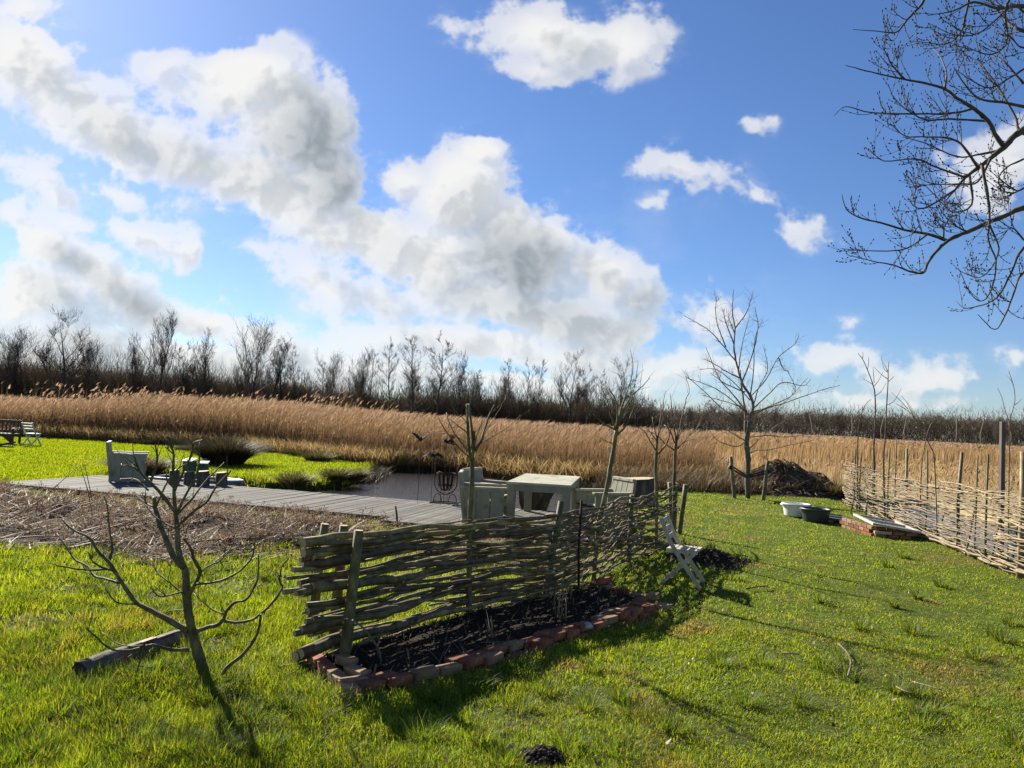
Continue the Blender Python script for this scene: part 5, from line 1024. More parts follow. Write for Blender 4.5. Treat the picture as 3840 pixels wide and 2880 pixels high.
SPEC = [(8, 725, 78, 'multi', 1, 'bare tree cut off by the left edge above the dark wood'), (48, 712, 80, 'multi2', 1, 'narrow bare tree second from the left edge above the dark wood'), (142, 672, 74, 'oak', 1.0, 'broad spreading bare tree standing highest at the far left of the wood'), (190, 735, 76, 'multi', .8, 'small bare tree just right of the broad spreading one'),
        (305, 735, 78, 'birch2', .8, 'thin pale bare tree left of the slender one'), (352, 668, 75, 'birch', .8, 'slender tall bare tree rising alone left of centre'), (408, 752, 78, 'alder', 1, 'small dark bare tree right of the slender tall one'), (440, 722, 80, 'birch2', .9, 'fan-shaped bare tree between the slender and the many-stemmed one'),
        (546, 686, 75, 'multi', .85, 'tall many-stemmed bare tree left of centre'), (585, 730, 77, 'birch', .8, 'bare tree leaning against the many-stemmed one'), (612, 748, 78, 'cone', .8, 'small conical bare tree in the dip of the wood'), (640, 762, 79, 'cone', .7, 'lower conical bare tree in the dip of the wood'), (725, 768, 78, 'multi2', .9, 'rounded bare treetop left of the tall alders'), (772, 756, 79, 'birch', .7, 'narrow bare treetop before the tall alders'), (800, 770, 79, 'alder2', .8, 'short bare alder beside the tall alders'),
        (850, 742, 76, 'alder', .8, 'bare alder with a thin open crown, left of the tall pair'), (905, 736, 74, 'alder2', 1.0, 'left one of the pair of tall bare alders near the centre'), (950, 730, 74, 'alder', 1.05, 'right one of the pair of tall bare alders near the centre'), (985, 770, 76, 'birch2', .9, 'bare tree tucked behind the tall alder pair'), (1040, 815, 80, 'cone', .9, 'low bare tree in the gap behind the cut pollard'), (1108, 788, 77, 'alder2', .8, 'first of the three slim alders in the middle of the wood'), (1142, 788, 77, 'alder', .7, 'second of the three slim alders in the middle of the wood'), (1165, 790, 77, 'alder2', .7, 'third of the three slim alders in the middle of the wood'),
        (1240, 768, 72, 'oak', .75, 'old bare tree with several leaning stems behind the table'), (1275, 800, 75, 'alder', .9, 'bare alder beside the old many-stemmed tree'), (1335, 780, 70, 'oak', .7, 'gnarled bare tree behind the leaning pollard'), (1372, 835, 76, 'cone', 1.3, 'dense dark conical tree at the right end of the wood'), (1408, 880, 78, 'cone', 1.2, 'lowest dark tree tapering off the right end of the wood')]
for (x, y, Y, pr, w, lab) in SPEC:
    Y -= 5.5; top = at(x * 1.736, (y - 18) * 1.736, Y); plant_tree('bare_tree', pr, (top.x, top.y, 0), top.z, rnd.uniform(0, 6.28), lab, G1, w * 1.05)
for k in range(44):
    x = rnd.uniform(-48, 13.5); plant_tree('wood_tree', rnd.choice(['alder', 'alder2', 'cone', 'birch', 'multi2']), (x, rnd.uniform(71, 84), 0), rnd.uniform(4.8, 7.6) * (1 if x > -25 else .9), rnd.uniform(0, 6.28), 'dark bare tree lost among others in the wood behind the reeds', 'dark trees inside the wood', rnd.uniform(.7, 1.1))
pal = surf('pale_birch_trunk', [(.3, (.12, .105, .09)), (.7, (.34, .31, .27))], 6, .8, bump=0)
for k in range(64):
    x = 30 + (k + rnd.random()) * 3.6; Y = 240 + rnd.uniform(-14, 22); h = rnd.uniform(8.5, 12.0) * (1 - .30 * max(0, 60 - x) / 60)
    t = plant_tree('far_tree', rnd.choice(['multi', 'multi2', 'oak', 'birch', 'alder2', 'cone']), (x, Y, 0), h, rnd.uniform(0, 6.28), 'bare tree in the far wood along the right horizon', 'trees of the far wood', rnd.uniform(.9, 1.4))
for k in range(9):
    x = 88 + k * 9.5 + rnd.uniform(-3, 3); Y = 222 + rnd.uniform(-4, 4); mb = MB(); b0 = Vector((x, Y, 0)); mb.tube([b0, b0 + Vector((rnd.uniform(-.6, .6), 0, 4)), b0 + Vector((rnd.uniform(-1.2, 1.2), 0, 8.5))], [.16, .13, .06], 6)
    o = mb.build('birch_trunk', pal, None, b0); tag(o, 'pale birch trunk showing against the far dark wood', 'tree', 'pale birches of the far wood')

def twig_mass(name, line, depth, hfun, n, wid, ln, cols, label, bump_=.22):
    """thicket of bare twigs: thin upright slivers through a volume"""
    seg = np.array(line, float); L_ = np.r_[0, np.cumsum(np.hypot(*np.diff(seg, axis=0).T))]; s = rng.uniform(0, L_[-1], n); x = np.interp(s, L_, seg[:, 0]); y = np.interp(s, L_, seg[:, 1]) + rng.uniform(0, depth, n)
    hh = hfun(x) * (1 + bump_ * vnoise(x, y * .0, .3 if bump_ < .25 else .16, 51) + .10 * vnoise(x, y, 1.2, 52)); hh = hh * np.where(rng.random(n) < .22, rng.uniform(1.0, 1.5, n), 1.0); u = rng.uniform(0, 1, n) ** .8; lnn = ln * rng.uniform(.5, 1.3, n); z = u * np.maximum(hh - lnn * .7, .1)
    c = cols[rng.integers(0, len(cols), n)] * rng.uniform(.6, 1.35, (n, 1)); az = rng.uniform(0, 6.28, n)
    V, T, C = blades(np.stack([x, y, z], 1), lnn, wid * rng.uniform(.5, 1.3, n), az, rng.uniform(.0, .75 if bump_ < .25 else 1.2, n), rng.uniform(-.2, .3, n), c, 1, 0, facing=np.where(rng.random(n) < .8, rng.normal(0, .35, n), rng.uniform(0, 3.1, n)))
    o = np_obj(name, V, T, C, MAT['twigmass']); tag(o, label, 'wood', kind='stuff'); return o
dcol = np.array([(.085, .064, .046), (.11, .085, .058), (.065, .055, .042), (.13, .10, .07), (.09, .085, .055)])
def hl(x): return np.interp(x, [-50, -42, -30, -22, -18, -14, -10, -4, 2, 9, 13, 15], [5.5, 5.3, 4.9, 4.3, 4.0, 3.7, 3.9, 4.1, 3.9, 3.9, 3.7, 1.4])
twig_mass('thicket', [(-56, 74), (-30, 73), (-12, 72), (14.5, 71)], 9, hl, 110000, .035, 1.4, dcol * np.array([.92, .97, 1.05]), 'dense dark thicket of bare shrubs behind the reeds')
def hr(x): return np.interp(x, [12, 20, 32, 46, 60, 90, 140, 220, 320], [3.2, 5.0, 7.4, 8.2, 8.0, 9.0, 9.6, 9.8, 10])
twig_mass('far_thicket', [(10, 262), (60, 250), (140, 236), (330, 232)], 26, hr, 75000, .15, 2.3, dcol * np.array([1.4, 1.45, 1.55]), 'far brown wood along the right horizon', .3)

# ------------------------------------------------------------------ reeds
def pts_in(n, x0, x1, y0, y1): return rng.uniform(x0, x1, n), rng.uniform(y0, y1, n)
rx_, ry_ = [p[0] for p in REEDLINE], [p[1] for p in REEDLINE]
def reed_field(name, x, y, hfun, wid, pal, label, plume=.25, wind=1.0):
    n = len(x); z = np.zeros(n); h = hfun(x, y) * rng.uniform(.8, 1.08, n); d = np.hypot(x, y); w = wid * np.maximum(.75, d / 36) * rng.uniform(.6, 1.3, n)
    if name == 'reed_bed': h = h * rng.uniform(np.interp(y - np.interp(x, rx_, ry_), [0, 2.6], [.22, .95]), 1.0)
    c = pal[rng.integers(0, len(pal), n)] * rng.uniform(.75, 1.25, (n, 1)); az = rng.normal(0.2, .9, n)
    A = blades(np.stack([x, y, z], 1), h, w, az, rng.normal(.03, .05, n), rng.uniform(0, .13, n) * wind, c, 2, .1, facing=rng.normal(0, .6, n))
    parts = [A]; m = rng.random(n) < plume; k = int(m.sum())
    if k:
        ln_, bd_ = .0, .0; P = np.stack([x[m] + np.cos(az[m]) * h[m] * .09, y[m] + np.sin(az[m]) * h[m] * .09, h[m] * .90], 1); pc = np.tile(np.array([.24, .18, .135]), (k, 1)) * rng.uniform(.7, 1.5, (k, 1))
        parts.append(blades(P, rng.uniform(.14, .30, k), w[m] * 2.6, rng.normal(.1, .7, k), rng.uniform(.1, .6, k), rng.uniform(.2, .9, k), pc, 2, .3, facing=rng.normal(0, .5, k) + .4))
    V, T, C = join(parts); o = np_obj(name, V, T, C, MAT['reed']); tag(o, label, 'reeds', kind='stuff'); return o
pal = np.array([(.21, .145, .085), (.25, .177, .106), (.18, .121, .071), (.29, .21, .132), (.22, .152, .09)])
n = 190000; x = rng.uniform(-52, 13, n); fr = np.interp(x, rx_, ry_); back = rng.random(n) ** 2.2; y = fr + .5 * np.abs(rng.normal(0, 1, n)) + back * (73 - fr)
ok = ~((x > 7.2 + .24 * (y - 27.4))); x, y = x[ok], y[ok]
def h_tall(x, y): return np.interp(x, [-50, -24, -20, -14, -8, -3, 3, 8], [2.0, 2.0, 2.5, 2.5, 2.2, 1.98, 1.86, 1.8]) * (1 + .03 * vnoise(x, y, .5, 61)) - .25 * np.clip((y - 45) / 30, 0, 1) * (x < -5)
reed_field('reed_bed', x, y, h_tall, .0145, pal, 'tall russet-brown reed bed across the middle distance', .16)
n = 750; x = rng.uniform(-26, -5, n); y = np.interp(x, rx_, ry_) + rng.uniform(.5, 9, n); keep = rng.random(n) < np.interp(x, [-26, -22, -12, -5], [.8, 1, .7, .2]); x, y = x[keep], y[keep]
reed_field('tall_reeds', x, y, lambda x, y: rng.uniform(2.3, 2.95, len(x)), .024, pal, 'tallest plumed reeds sticking up against the dark wood at the left', 1.0, 1.3)
# pale sedge skirt at the foot of the reeds, along the water
n = 42000; x = rng.uniform(-26, 8, n); fr = np.interp(x, rx_, ry_); y = fr + rng.uniform(-.75, 1.0, n); pw = pdist(x, y, [p for p in POND[6:16]]); c0 = np.array([(.46, .35, .19), (.40, .29, .15), (.34, .24, .12), (.24, .22, .08), (.52, .42, .25)]); c = c0[rng.integers(0, 5, n)] * rng.uniform(.6, 1.2, (n, 1))
az = rng.uniform(0, 6.28, n); z = np.maximum(ground_z(x, y), -.22)
V, T, C = blades(np.stack([x, y, z], 1), rng.uniform(.3, .95, n), .022 * rng.uniform(.7, 1.5, n), az, rng.uniform(.1, .5, n), rng.uniform(.2, 1.0, n), c, 2, .3)
tag(np_obj('sedge_fringe', V, T, C, MAT['reed']), 'pale matted sedge along the foot of the reeds', 'sedge', kind='stuff')
# dark muddy bank
n = 16000; i = rng.integers(0, 9, n); f = rng.random(n); A_ = np.array(POND[6:16]); q = A_[i] + (A_[i + 1] - A_[i]) * f[:, None] + rng.normal(0, .22, (n, 2)); c = np.array([(.05, .038, .018)]) * rng.uniform(.4, 1.6, (n, 1))
V, T, C = blades(np.stack([q[:, 0], q[:, 1], np.full(n, -.25)], 1), rng.uniform(.15, .42, n), .022, rng.uniform(0, 6.28, n), rng.uniform(0, .6, n), rng.uniform(0, .8, n), c, 2, .2)
tag(np_obj('bank_rushes', V, T, C, MAT['litter']), 'dark rushes hanging over the pond bank', 'rushes', kind='stuff')
# right: pale shorter reed, stubble, farther reed
n = 95000; x = rng.uniform(6, 130, n); y = 27 + rng.random(n) ** 1.7 * 200; ok = right_straw(x, y) & (x < y * .95); x, y = x[ok], y[ok]
pal2 = np.array([(.28, .20, .11), (.32, .235, .135), (.25, .172, .09), (.36, .275, .168)])
def h_right(x, y):
    u = x / y; return np.where(u > .46, np.where(y < 62, .22, 1.35), np.where(y < 40, .75, 1.65)) * (1 + .12 * vnoise(x, y, .15, 63))
reed_field('straw_field', x, y, h_right, .03, pal2, 'pale cut reed field stretching to the far wood at the right', .12, 1.6)
n = 24000; x = rng.uniform(9.5, 48, n); y = rng.uniform(10, 62, n); ok = (x / y > .44) & (sdist(x, y, DITCH) > .2) & (x > 11.2 + .16 * (y - 14)); x, y = x[ok], y[ok]; n = len(x)
c = np.array([(.50, .38, .2), (.42, .31, .16), (.36, .26, .13), (.3, .24, .1)])[rng.integers(0, 4, n)] * rng.uniform(.7, 1.2, (n, 1))
V, T, C = blades(np.stack([x, y, np.zeros(n)], 1), rng.uniform(.12, .35, n), .03 * np.maximum(1, np.hypot(x, y) / 30), rng.uniform(0, 6.28, n), rng.uniform(0, .7, n), rng.uniform(0, .8, n), c, 1, .3)
tag(np_obj('stubble', V, T, C, MAT['reed']), 'pale mown stubble beyond the right wattle fence', 'stubble', kind='stuff')
# rank brown growth between lawn and reeds, right of the pond
n = 16000; x = rng.uniform(2.8, 10.5, n); y = rng.uniform(23.2, 27.5, n); ok = (y > 22.9 + .12 * (x - 3) + .4 * vnoise(x, y, .9, 70)); x, y = x[ok], y[ok]; n = len(x)
c = np.array([(.20, .12, .075), (.30, .21, .12), (.13, .08, .05), (.38, .29, .17), (.10, .12, .04)])[rng.integers(0, 5, n)] * rng.uniform(.6, 1.2, (n, 1))
V, T, C = blades(np.stack([x, y, ground_z(x, y)], 1), rng.uniform(.2, .75, n), .018, rng.uniform(0, 6.28, n), rng.uniform(0, .9, n), rng.uniform(0, .9, n), c, 2, .2)
tag(np_obj('bramble_strip', V, T, C, MAT['litter']), 'tangled brown dead growth between lawn and reeds', 'undergrowth', kind='stuff')

# ------------------------------------------------------------------ heaps, tussocks, dead stalks
def tussock(name, loc, r, h, n, pal, label, cat, lean=(.1, .9), w=.012, wind=(0, 0), mat='litter', droop=.5):
    a = rng.uniform(0, 6.28, n); q = r * .45 * np.sqrt(rng.random(n)); P = np.stack([q * np.cos(a), q * np.sin(a), np.zeros(n)], 1); c = pal[rng.integers(0, len(pal), n)] * rng.uniform(.6, 1.3, (n, 1))
    V, T, C = blades(P, h * rng.uniform(.6, 1.15, n), w, a + rng.normal(0, .35, n), rng.uniform(lean[0], lean[1] * .7, n) * (q / (r * .45) * .8 + .2), rng.uniform(.05, lean[1], n) + droop * (q / (r * .45)) ** 2, c, 3, .4); V[:, 2] = np.maximum(V[:, 2], 0); V[:, 0] += wind[0] * V[:, 2] ** 1.5; V[:, 1] += wind[1] * V[:, 2] ** 1.5
    o = np_obj(name, V, T, C, MAT[mat]); o.location = loc; tag(o, label, cat); return o
p = g(822, 1748); tussock('sedge_tussock', (p.x, p.y + .5, -.02), 1.15, 1.05, 3000, np.array([(.05, .05, .026), (.08, .075, .036), (.035, .036, .02), (.13, .105, .06)]), 'large dark domed sedge tussock beside the pond behind the birdhouses', 'sedge', (.05, .6), .03, (-.1, 0), droop=.75)
p = g(425, 1790); tussock('dry_tussock', (p.x, p.y + 1.4, 0), 1.1, .55, 1800, np.array([(.3, .24, .14), (.22, .17, .09), (.13, .12, .05)]), 'flattened straw-coloured tussock behind the lone armchair', 'sedge', (.3, 1.0), .026)
for k, (sx, sy, r, h) in enumerate(((1130, 1712, .7, .5), (1190, 1730, .8, .55), (700, 1690, .7, .35), (560, 1668, .8, .4), (1260, 1800, .5, .45), (1105, 1825, .45, .5), (1330, 1795, .4, .4))):
    p = g(sx, sy); tussock('grass_tussock', (p.x, p.y, -.05), r, h, 700, np.array([(.12, .13, .035), (.2, .17, .07), (.28, .22, .11), (.08, .1, .02)]), ['olive tussock where lawn meets reeds, left of the pond mouth', 'olive tussock nearest the pond mouth under the reeds', 'low tussock at the lawn edge above the birdhouses', 'low tussock at the lawn edge above the lone armchair', 'dark tussock overhanging the pond at the lawn tip', 'straw tussock hanging into the pond from the green strip', 'rushy tussock at the very tip of the green strip'][k], 'tussock', (.2, .9), .03)
p = g(3130, 1860); tussock('dry_tussock', (p.x, p.y, 0), 1.0, .6, 1500, np.array([(.34, .25, .12), (.25, .18, .08), (.16, .16, .05)]), 'straw tussock at the foot of the compost heap', 'sedge', (.4, 1.3), .016)
ch = empty('compost_heap', (8.9, 24.6, 0)); tag(ch, 'tall dark compost heap of rotting stalks and twigs right of the fruit tree', 'compost heap')
def heap_z(x, y): return .98 * np.exp(-(np.abs(x + .1) / .8) ** 2.4 - (y / .9) ** 2) + .55 * np.exp(-((x - 1.05) / .4) ** 2 - (y / .7) ** 2) + .45 * np.exp(-((x + 1.3) / .7) ** 2 - (y / .7) ** 2)
ux, uy = np.meshgrid(np.linspace(-2.3, 2.3, 40), np.linspace(-1.8, 1.8, 30)); uz = heap_z(ux, uy) * (1 + .25 * vnoise(ux, uy, 2.2, 80)) - .05; ii = np.arange(1200).reshape(30, 40)
np_obj('core', np.stack([ux.ravel(), uy.ravel(), uz.ravel()], 1), np.stack([ii[:-1, :-1].ravel(), ii[:-1, 1:].ravel(), ii[1:, 1:].ravel(), ii[1:, :-1].ravel()], 1), None, MAT['stump'], ch, True)
n = 7000; x = rng.uniform(-2, 1.9, n); y = rng.uniform(-1.3, .9, n); kp = rng.random(n) < heap_z(x, y) * 1.6; x, y = x[kp], y[kp]; n = len(x); z = heap_z(x, y) * rng.uniform(.85, 1.06, n) - .03; c = np.array([(.08, .058, .04), (.14, .10, .065), (.28, .21, .13), (.05, .038, .026), (.36, .28, .17)])[rng.integers(0, 5, n)] * rng.uniform(.5, 1.2, (n, 1)); az = np.arctan2(y, x) + rng.normal(0, .8, n)
V, T, C = blades(np.stack([x, y, z], 1), rng.uniform(.06, .22, n), .016, az, rng.uniform(.6, 2.4, n), rng.uniform(-.6, .6, n), c, 2, 0); V[:, 2] = np.minimum(V[:, 2], heap_z(V[:, 0], V[:, 1]) + .10); V[:, 2] -= .25 * rng.random(len(V)) * .3
np_obj('stalks', V, T, C, MAT['litter'], ch)['kind'] = 'stuff'
# dead stalks and leaf litter between boardwalk and lawn
def litter_pts(n):
    x = rng.uniform(-13, 1.0, n); y = rng.uniform(8.3, 16, n); ok = (sdist(x, y, LITTER) < 1.0 * vnoise(x, y, .7, 90) + .35 * rng.normal(0, 1, n) - .25) & (rng.random(n) < .10 + .95 * sstep(vnoise(x, y, 1.1, 91) + .5 * vnoise(x, y, 3.2, 92), -.3, .3)); return x[ok], y[ok]
x, y = litter_pts(40000); n = len(x); z = ground_z(x, y); heap = np.exp(-((pdist(x, y, [(-9, 13.8), (-5.5, 12.5), (-2.8, 11.8)])) / 1.0) ** 2)
c = np.array([(.30, .20, .11), (.40, .29, .17), (.17, .10, .06), (.50, .39, .26), (.22, .12, .07), (.09, .06, .04)])[rng.integers(0, 6, n)] * rng.uniform(.6, 1.2, (n, 1))
lit_d = pdist(x, y, [(-10.5, 15.9), (-2, 13.3), (.9, 12.2)]); kk_ = rng.random(n) < np.interp(lit_d, [1.6, 2.6], [1, .34]); x, y, z, heap, c = x[kk_], y[kk_], z[kk_], heap[kk_], c[kk_]; n = len(x); flat = rng.random(n) > .35 * heap + .06; az = rng.uniform(0, 6.28, n); h = np.where(flat, rng.uniform(.03, .16, n), rng.uniform(.08, .28, n)); lean = np.where(flat, rng.uniform(1.0, 3.2, n), rng.uniform(.1, 1.2, n))
V, T, C = blades(np.stack([x, y, z + rng.uniform(0, .05, n)], 1), h, .013 * rng.uniform(.5, 1.7, n), az, lean, rng.uniform(-.3, .6, n), c, 2, .1)
parts = [(V, T, C)]
x, y = litter_pts(34000); n = len(x); z = ground_z(x, y) + rng.uniform(0, .05, n); c = np.array([(.36, .27, .19), (.48, .39, .31), (.20, .115, .07), (.28, .15, .08), (.56, .48, .40)])[rng.integers(0, 5, n)] * rng.uniform(.55, 1.2, (n, 1))
parts.append(blades(np.stack([x, y, z], 1), rng.uniform(.02, .04, n), rng.uniform(.02, .05, n), rng.uniform(0, 6.28, n), rng.uniform(.5, 2.0, n), rng.uniform(-.5, .5, n), c, 2, 0))
x, y = litter_pts(9000); n = len(x); z = ground_z(x, y); c = np.array([(.34, .25, .16), (.16, .10, .06), (.44, .35, .25), (.10, .07, .045)])[rng.integers(0, 4, n)] * rng.uniform(.6, 1.2, (n, 1))
parts.append(blades(np.stack([x, y, z], 1), rng.uniform(.12, .30, n), .017 * rng.uniform(.6, 1.4, n), rng.uniform(0, 6.28, n), rng.uniform(.8, 2.4, n), rng.uniform(.3, 2.2, n), c, 4, 0))
x, y = litter_pts(4500); n = len(x); z = ground_z(x, y) + rng.uniform(.02, .12, n); c = np.array([(.40, .32, .22), (.28, .2, .13), (.5, .42, .32)])[rng.integers(0, 3, n)] * rng.uniform(.7, 1.1, (n, 1))
parts.append(blades(np.stack([x, y, z], 1), rng.uniform(.03, .08, n), .024 * rng.uniform(.6, 1.3, n), rng.uniform(0, 6.28, n), rng.uniform(4, 11, n), rng.uniform(-1, 1, n), c, 2, 0))
V, T, C = join(parts); tag(np_obj('leaf_litter', V, T, C, MAT['litter']), 'brown dead stalks and leaves in front of the boardwalk', 'dead stalks', kind='stuff')
# seed heads of the dead perennials
n = 900; x, y = litter_pts(4000); k = np.argsort(pdist(x, y, [(-9, 14.9), (-5.5, 13.5), (-2.6, 12.6)]))[:n]; x, y = x[k], y[k]; h = rng.uniform(.10, .28, n); z = ground_z(x, y)
st_ = blades(np.stack([x, y, z], 1), h, .008, rng.uniform(0, 6.28, n), rng.uniform(0, .3, n), rng.uniform(0, .2, n), np.tile([(.18, .12, .08)], (n, 1)), 2, 0); hp = []
for _ in range(14): hp.append(blades(np.stack([x + rng.normal(0, .03, n), y + rng.normal(0, .03, n), z + h * .92 + rng.normal(0, .02, n)], 1), rng.uniform(.015, .035, n), .02, rng.uniform(0, 6.28, n), rng.uniform(-1, 1, n), 0 * h, np.array([(.40, .30, .2)]) * rng.uniform(.6, 1.3, (n, 1)), 1, 0))
V, T, C = join([st_] + hp); tag(np_obj('seed_heads', V, T, C, MAT['litter']), 'withered pale flower heads along the boardwalk edge', 'dead flowers', kind='stuff')
# sticks that can be told apart
STK = [((0, 2025), (250, 2010), .016, 'long grey stick lying across the litter at the left edge'), ((640, 2045), (1000, 2035), .02, 'pale straight stick lying in the litter right of the young tree'), ((760, 2075), (960, 2060), .02, 'second pale stick lying just below the straight one'), ((250, 2060), (460, 2030), .02, 'dark stick lying in the litter behind the young tree'), ((900, 2050), (800, 2110), .014, 'thin stalk crossing the pale bundle')]
for (a, b_, r, lab) in STK:
    A_, B_ = g(*a, .05), g(*b_, .05); A_.z = gz(A_.x, A_.y) + .05; B_.z = gz(B_.x, B_.y) + .04; mb = MB(); mb.tube(cat_spline([A_, (A_ + B_) / 2 + Vector((0, 0, .03)), B_], 3), r * .7, 6); o = mb.build('stick', MAT['rod_grey'], None, A_); tag(o, lab, 'stick')
p = g(1490, 1985); mb = MB(); mb.tube([p, at(1488, 1930, p.y), at(1483, 1897, p.y)], [.022, .018, .014], 6); o = mb.build('stump_shoot', MAT['bark_dark'], None, p); tag(o, 'dark upright cut shoot at the near edge of the boardwalk', 'shoot')
for (pts, lab) in (([(50, 1960), (180, 1850), (300, 1742)], 'long pale reed stem leaning up from the litter'), ([(350, 1950), (330, 1840), (300, 1745)], 'reddish dry reed stem meeting the leaning one'), ([(352, 1900), (330, 1800), (318, 1742)], 'second reddish dry reed stem beside the first')):
    b_ = g(*pts[0]); mb = MB(); mb.tube([b_] + [at(x_, y_, b_.y + .1) for x_, y_ in pts[1:]], [.008, .007, .005], 5); o = mb.build('reed_stem', MAT['pale_rod'] if 'pale' in lab else MAT['whip'], None, b_); tag(o, lab, 'reed stem')

# ------------------------------------------------------------------ grass
RL = lambda x: np.interp(x, rx_, ry_)
def lawn_mask(x, y):
    d = {}; ok = (sdist(x, y, POND) > .05) & (sdist(x, y, DITCH) > .05) & (sdist(x, y, BED) > .03) & (sdist(x, y, LITTER) > .9 * vnoise(x, y, .7, 90) - .35 - .3 * rng.random(len(x)))
    da = (x - DK_O.x) * DK_A.x + (y - DK_O.y) * DK_A.y; dn = (x - DK_O.x) * DK_N.x + (y - DK_O.y) * DK_N.y
    ok &= ~((da > -.1) & (da < 12.9) & (dn > np.where(da > 8.8, -.5, -.05)) & (dn < 2.8)); ok &= y < RL(x) - .1
    for (mx, my, r, h) in MOUNDS: ok &= np.hypot(x - mx, y - my) > r * rng.uniform(.75, 1.15, len(x))
    ok &= ~((x > 2.6) & (y > 23.6 + .12 * (x - 3))); ok &= ~((x > 6.98) & (x < 7.7) & (y > 14.7) & (y < 16.2)); ok &= x < np.interp(y, [8, 10.6, 13.2, 15.1, 17.7, 21.5], [8.6, 8.3, 8.7, 9.0, 9.6, 10.2])
    return ok
PATCH = [(*g(sx_, sy_)[:2], r_) for sx_, sy_, r_ in ((120, 2340, .5), (330, 2300, .35), (640, 2290, .4), (330, 2215, .4), (560, 2240, .3), (880, 2200, .4), (1010, 2180, .3), (820, 2420, .25), (3180, 2450, .45), (3330, 2540, .45), (2950, 2450, .3), (3020, 2630, .3), (3300, 2230, .5), (3500, 2300, .5), (3120, 2740, .16), (3510, 2770, .14), (2200, 2620, .3), (1900, 2700, .25), (3700, 2500, .3), (2700, 2760, .22), (560, 2780, .2), (250, 2700, .2), (950, 2770, .2))]
def patchy(x, y):
    m = np.zeros(len(x))
    for (a_, b_, r_) in PATCH: m = np.maximum(m, np.exp(-((x - a_) ** 2 + ((y - b_) * 1.0) ** 2) / r_ ** 2))
    return np.clip(m + .35 * vnoise(x, y, 4.0, 36) * (m > .1), 0, 1)
def turf(n, dmin, dmax, wk, hk, seg, xlim=None, name='lawn_grass'):
    d = np.exp(rng.uniform(math.log(dmin), math.log(dmax), n)); a = rng.uniform(-.86, .92, n); x = d * a; y = d
    ok = lawn_mask(x, y); x, y = x[ok], y[ok]
    n1 = vnoise(x, y, .45, 31); n2 = vnoise(x, y, 1.4, 32); n3 = vnoise(x, y, 3.5, 33)
    dry = n1 * .6 + n2 * .5 + n3 * .25 + .12 * sstep(x, 1.0, 4.5); bare = n2 * .7 + n3 * .5
    keep = rng.random(len(x)) > np.clip(sstep(bare, .38, .6) * .85 + .35 * sstep(dry, .3, .7) + .8 * sstep(patchy(x, y), .25, .8), 0, .95); x, y, n1, n2, n3, dry = [v[keep] for v in (x, y, n1, n2, n3, dry)]; n = len(x)
    tall = np.interp(x - .25 * (y - 5), [-3, -1.2, .2, 2.5], [1.0, .85, .5, .36]) * (1 + .5 * np.clip(n3, -.8, 1) + .35 * n2); tall = np.clip(tall * (1 + .35 * vnoise(x, y, 5.0, 34) + .45 * np.interp(x, [-2, 1], [1, .3]) * vnoise(x, y, 2.3, 35)), .16, 2.2)
    shade_bed = np.exp(-(pdist(x, y, [(p_.x, p_.y) for p_ in front]) / .25) ** 2); tall = tall + .35 * shade_bed
    h = hk * tall * rng.uniform(.45, 1.25, n); c = np.empty((n, 3)); c[:] = (.24, .325, .018)
    lush = sstep(n1 * .5 - n2 * .6 + .1, -.1, .6)[:, None]; c = c * (1 - lush) + lush * np.array([.15, .26, .016])
    yl = sstep(n1 * .7 + n3 * .3, .1, .6)[:, None]; c = c * (1 - yl * .6) + yl * .6 * np.array([.36, .33, .04])
    dr = (sstep(dry, .18, .55) * .7)[:, None]; c = c * (1 - dr) + dr * np.array([.31, .24, .11]); st = rng.random(n) < .05; c[st] = (.34, .26, .13)
    c *= rng.uniform(.62, 1.3, (n, 1)) * (1 - .26 * sstep(vnoise(x, y, 2.3, 37), -.1, .5))[:, None]; w = wk * np.maximum(y, 3.5) * rng.uniform(.6, 1.4, n); az = rng.uniform(0, 6.28, n)
    V, T, C = blades(np.stack([x, y, ground_z(x, y) - .004], 1), h, w, az, rng.uniform(0, .55, n), rng.uniform(.0, .85, n), c, seg, .5); return V, T, C
n = 60000; d = np.exp(rng.uniform(math.log(3.1), math.log(14), n)); x = d * rng.uniform(-.7, .72, n); y = d; ok = lawn_mask(x, y); x, y = x[ok], y[ok]
dryness = vnoise(x, y, .45, 31) * .6 + vnoise(x, y, 1.4, 32) * .6 + .25 * sstep(x, .5, 4); ok = rng.random(len(x)) < .12 + .7 * sstep(dryness, .1, .6) + .8 * sstep(patchy(x, y), .2, .7); x, y = x[ok], y[ok]; n = len(x)
thatch = blades(np.stack([x, y, ground_z(x, y) + rng.uniform(.0, .03, n)], 1), rng.uniform(.008, .02, n), .0011 * np.maximum(y, 4) * rng.uniform(.7, 1.5, n), rng.uniform(0, 6.28, n), rng.uniform(1.5, 5, n), rng.uniform(-.8, .8, n), np.array([(.34, .27, .14), (.24, .18, .09), (.15, .10, .05), (.42, .35, .2)])[rng.integers(0, 4, n)] * rng.uniform(.6, 1.2, (n, 1)), 2, 0)
V, T, C = join([thatch, turf(430000, 2.6, 7.5, .0011, .088, 2), turf(330000, 6.5, 26, .0013, .085, 1)]); tag(np_obj('lawn_grass', V, T, C, MAT['grass']), 'rough green lawn in the foreground', 'grass', kind='stuff')
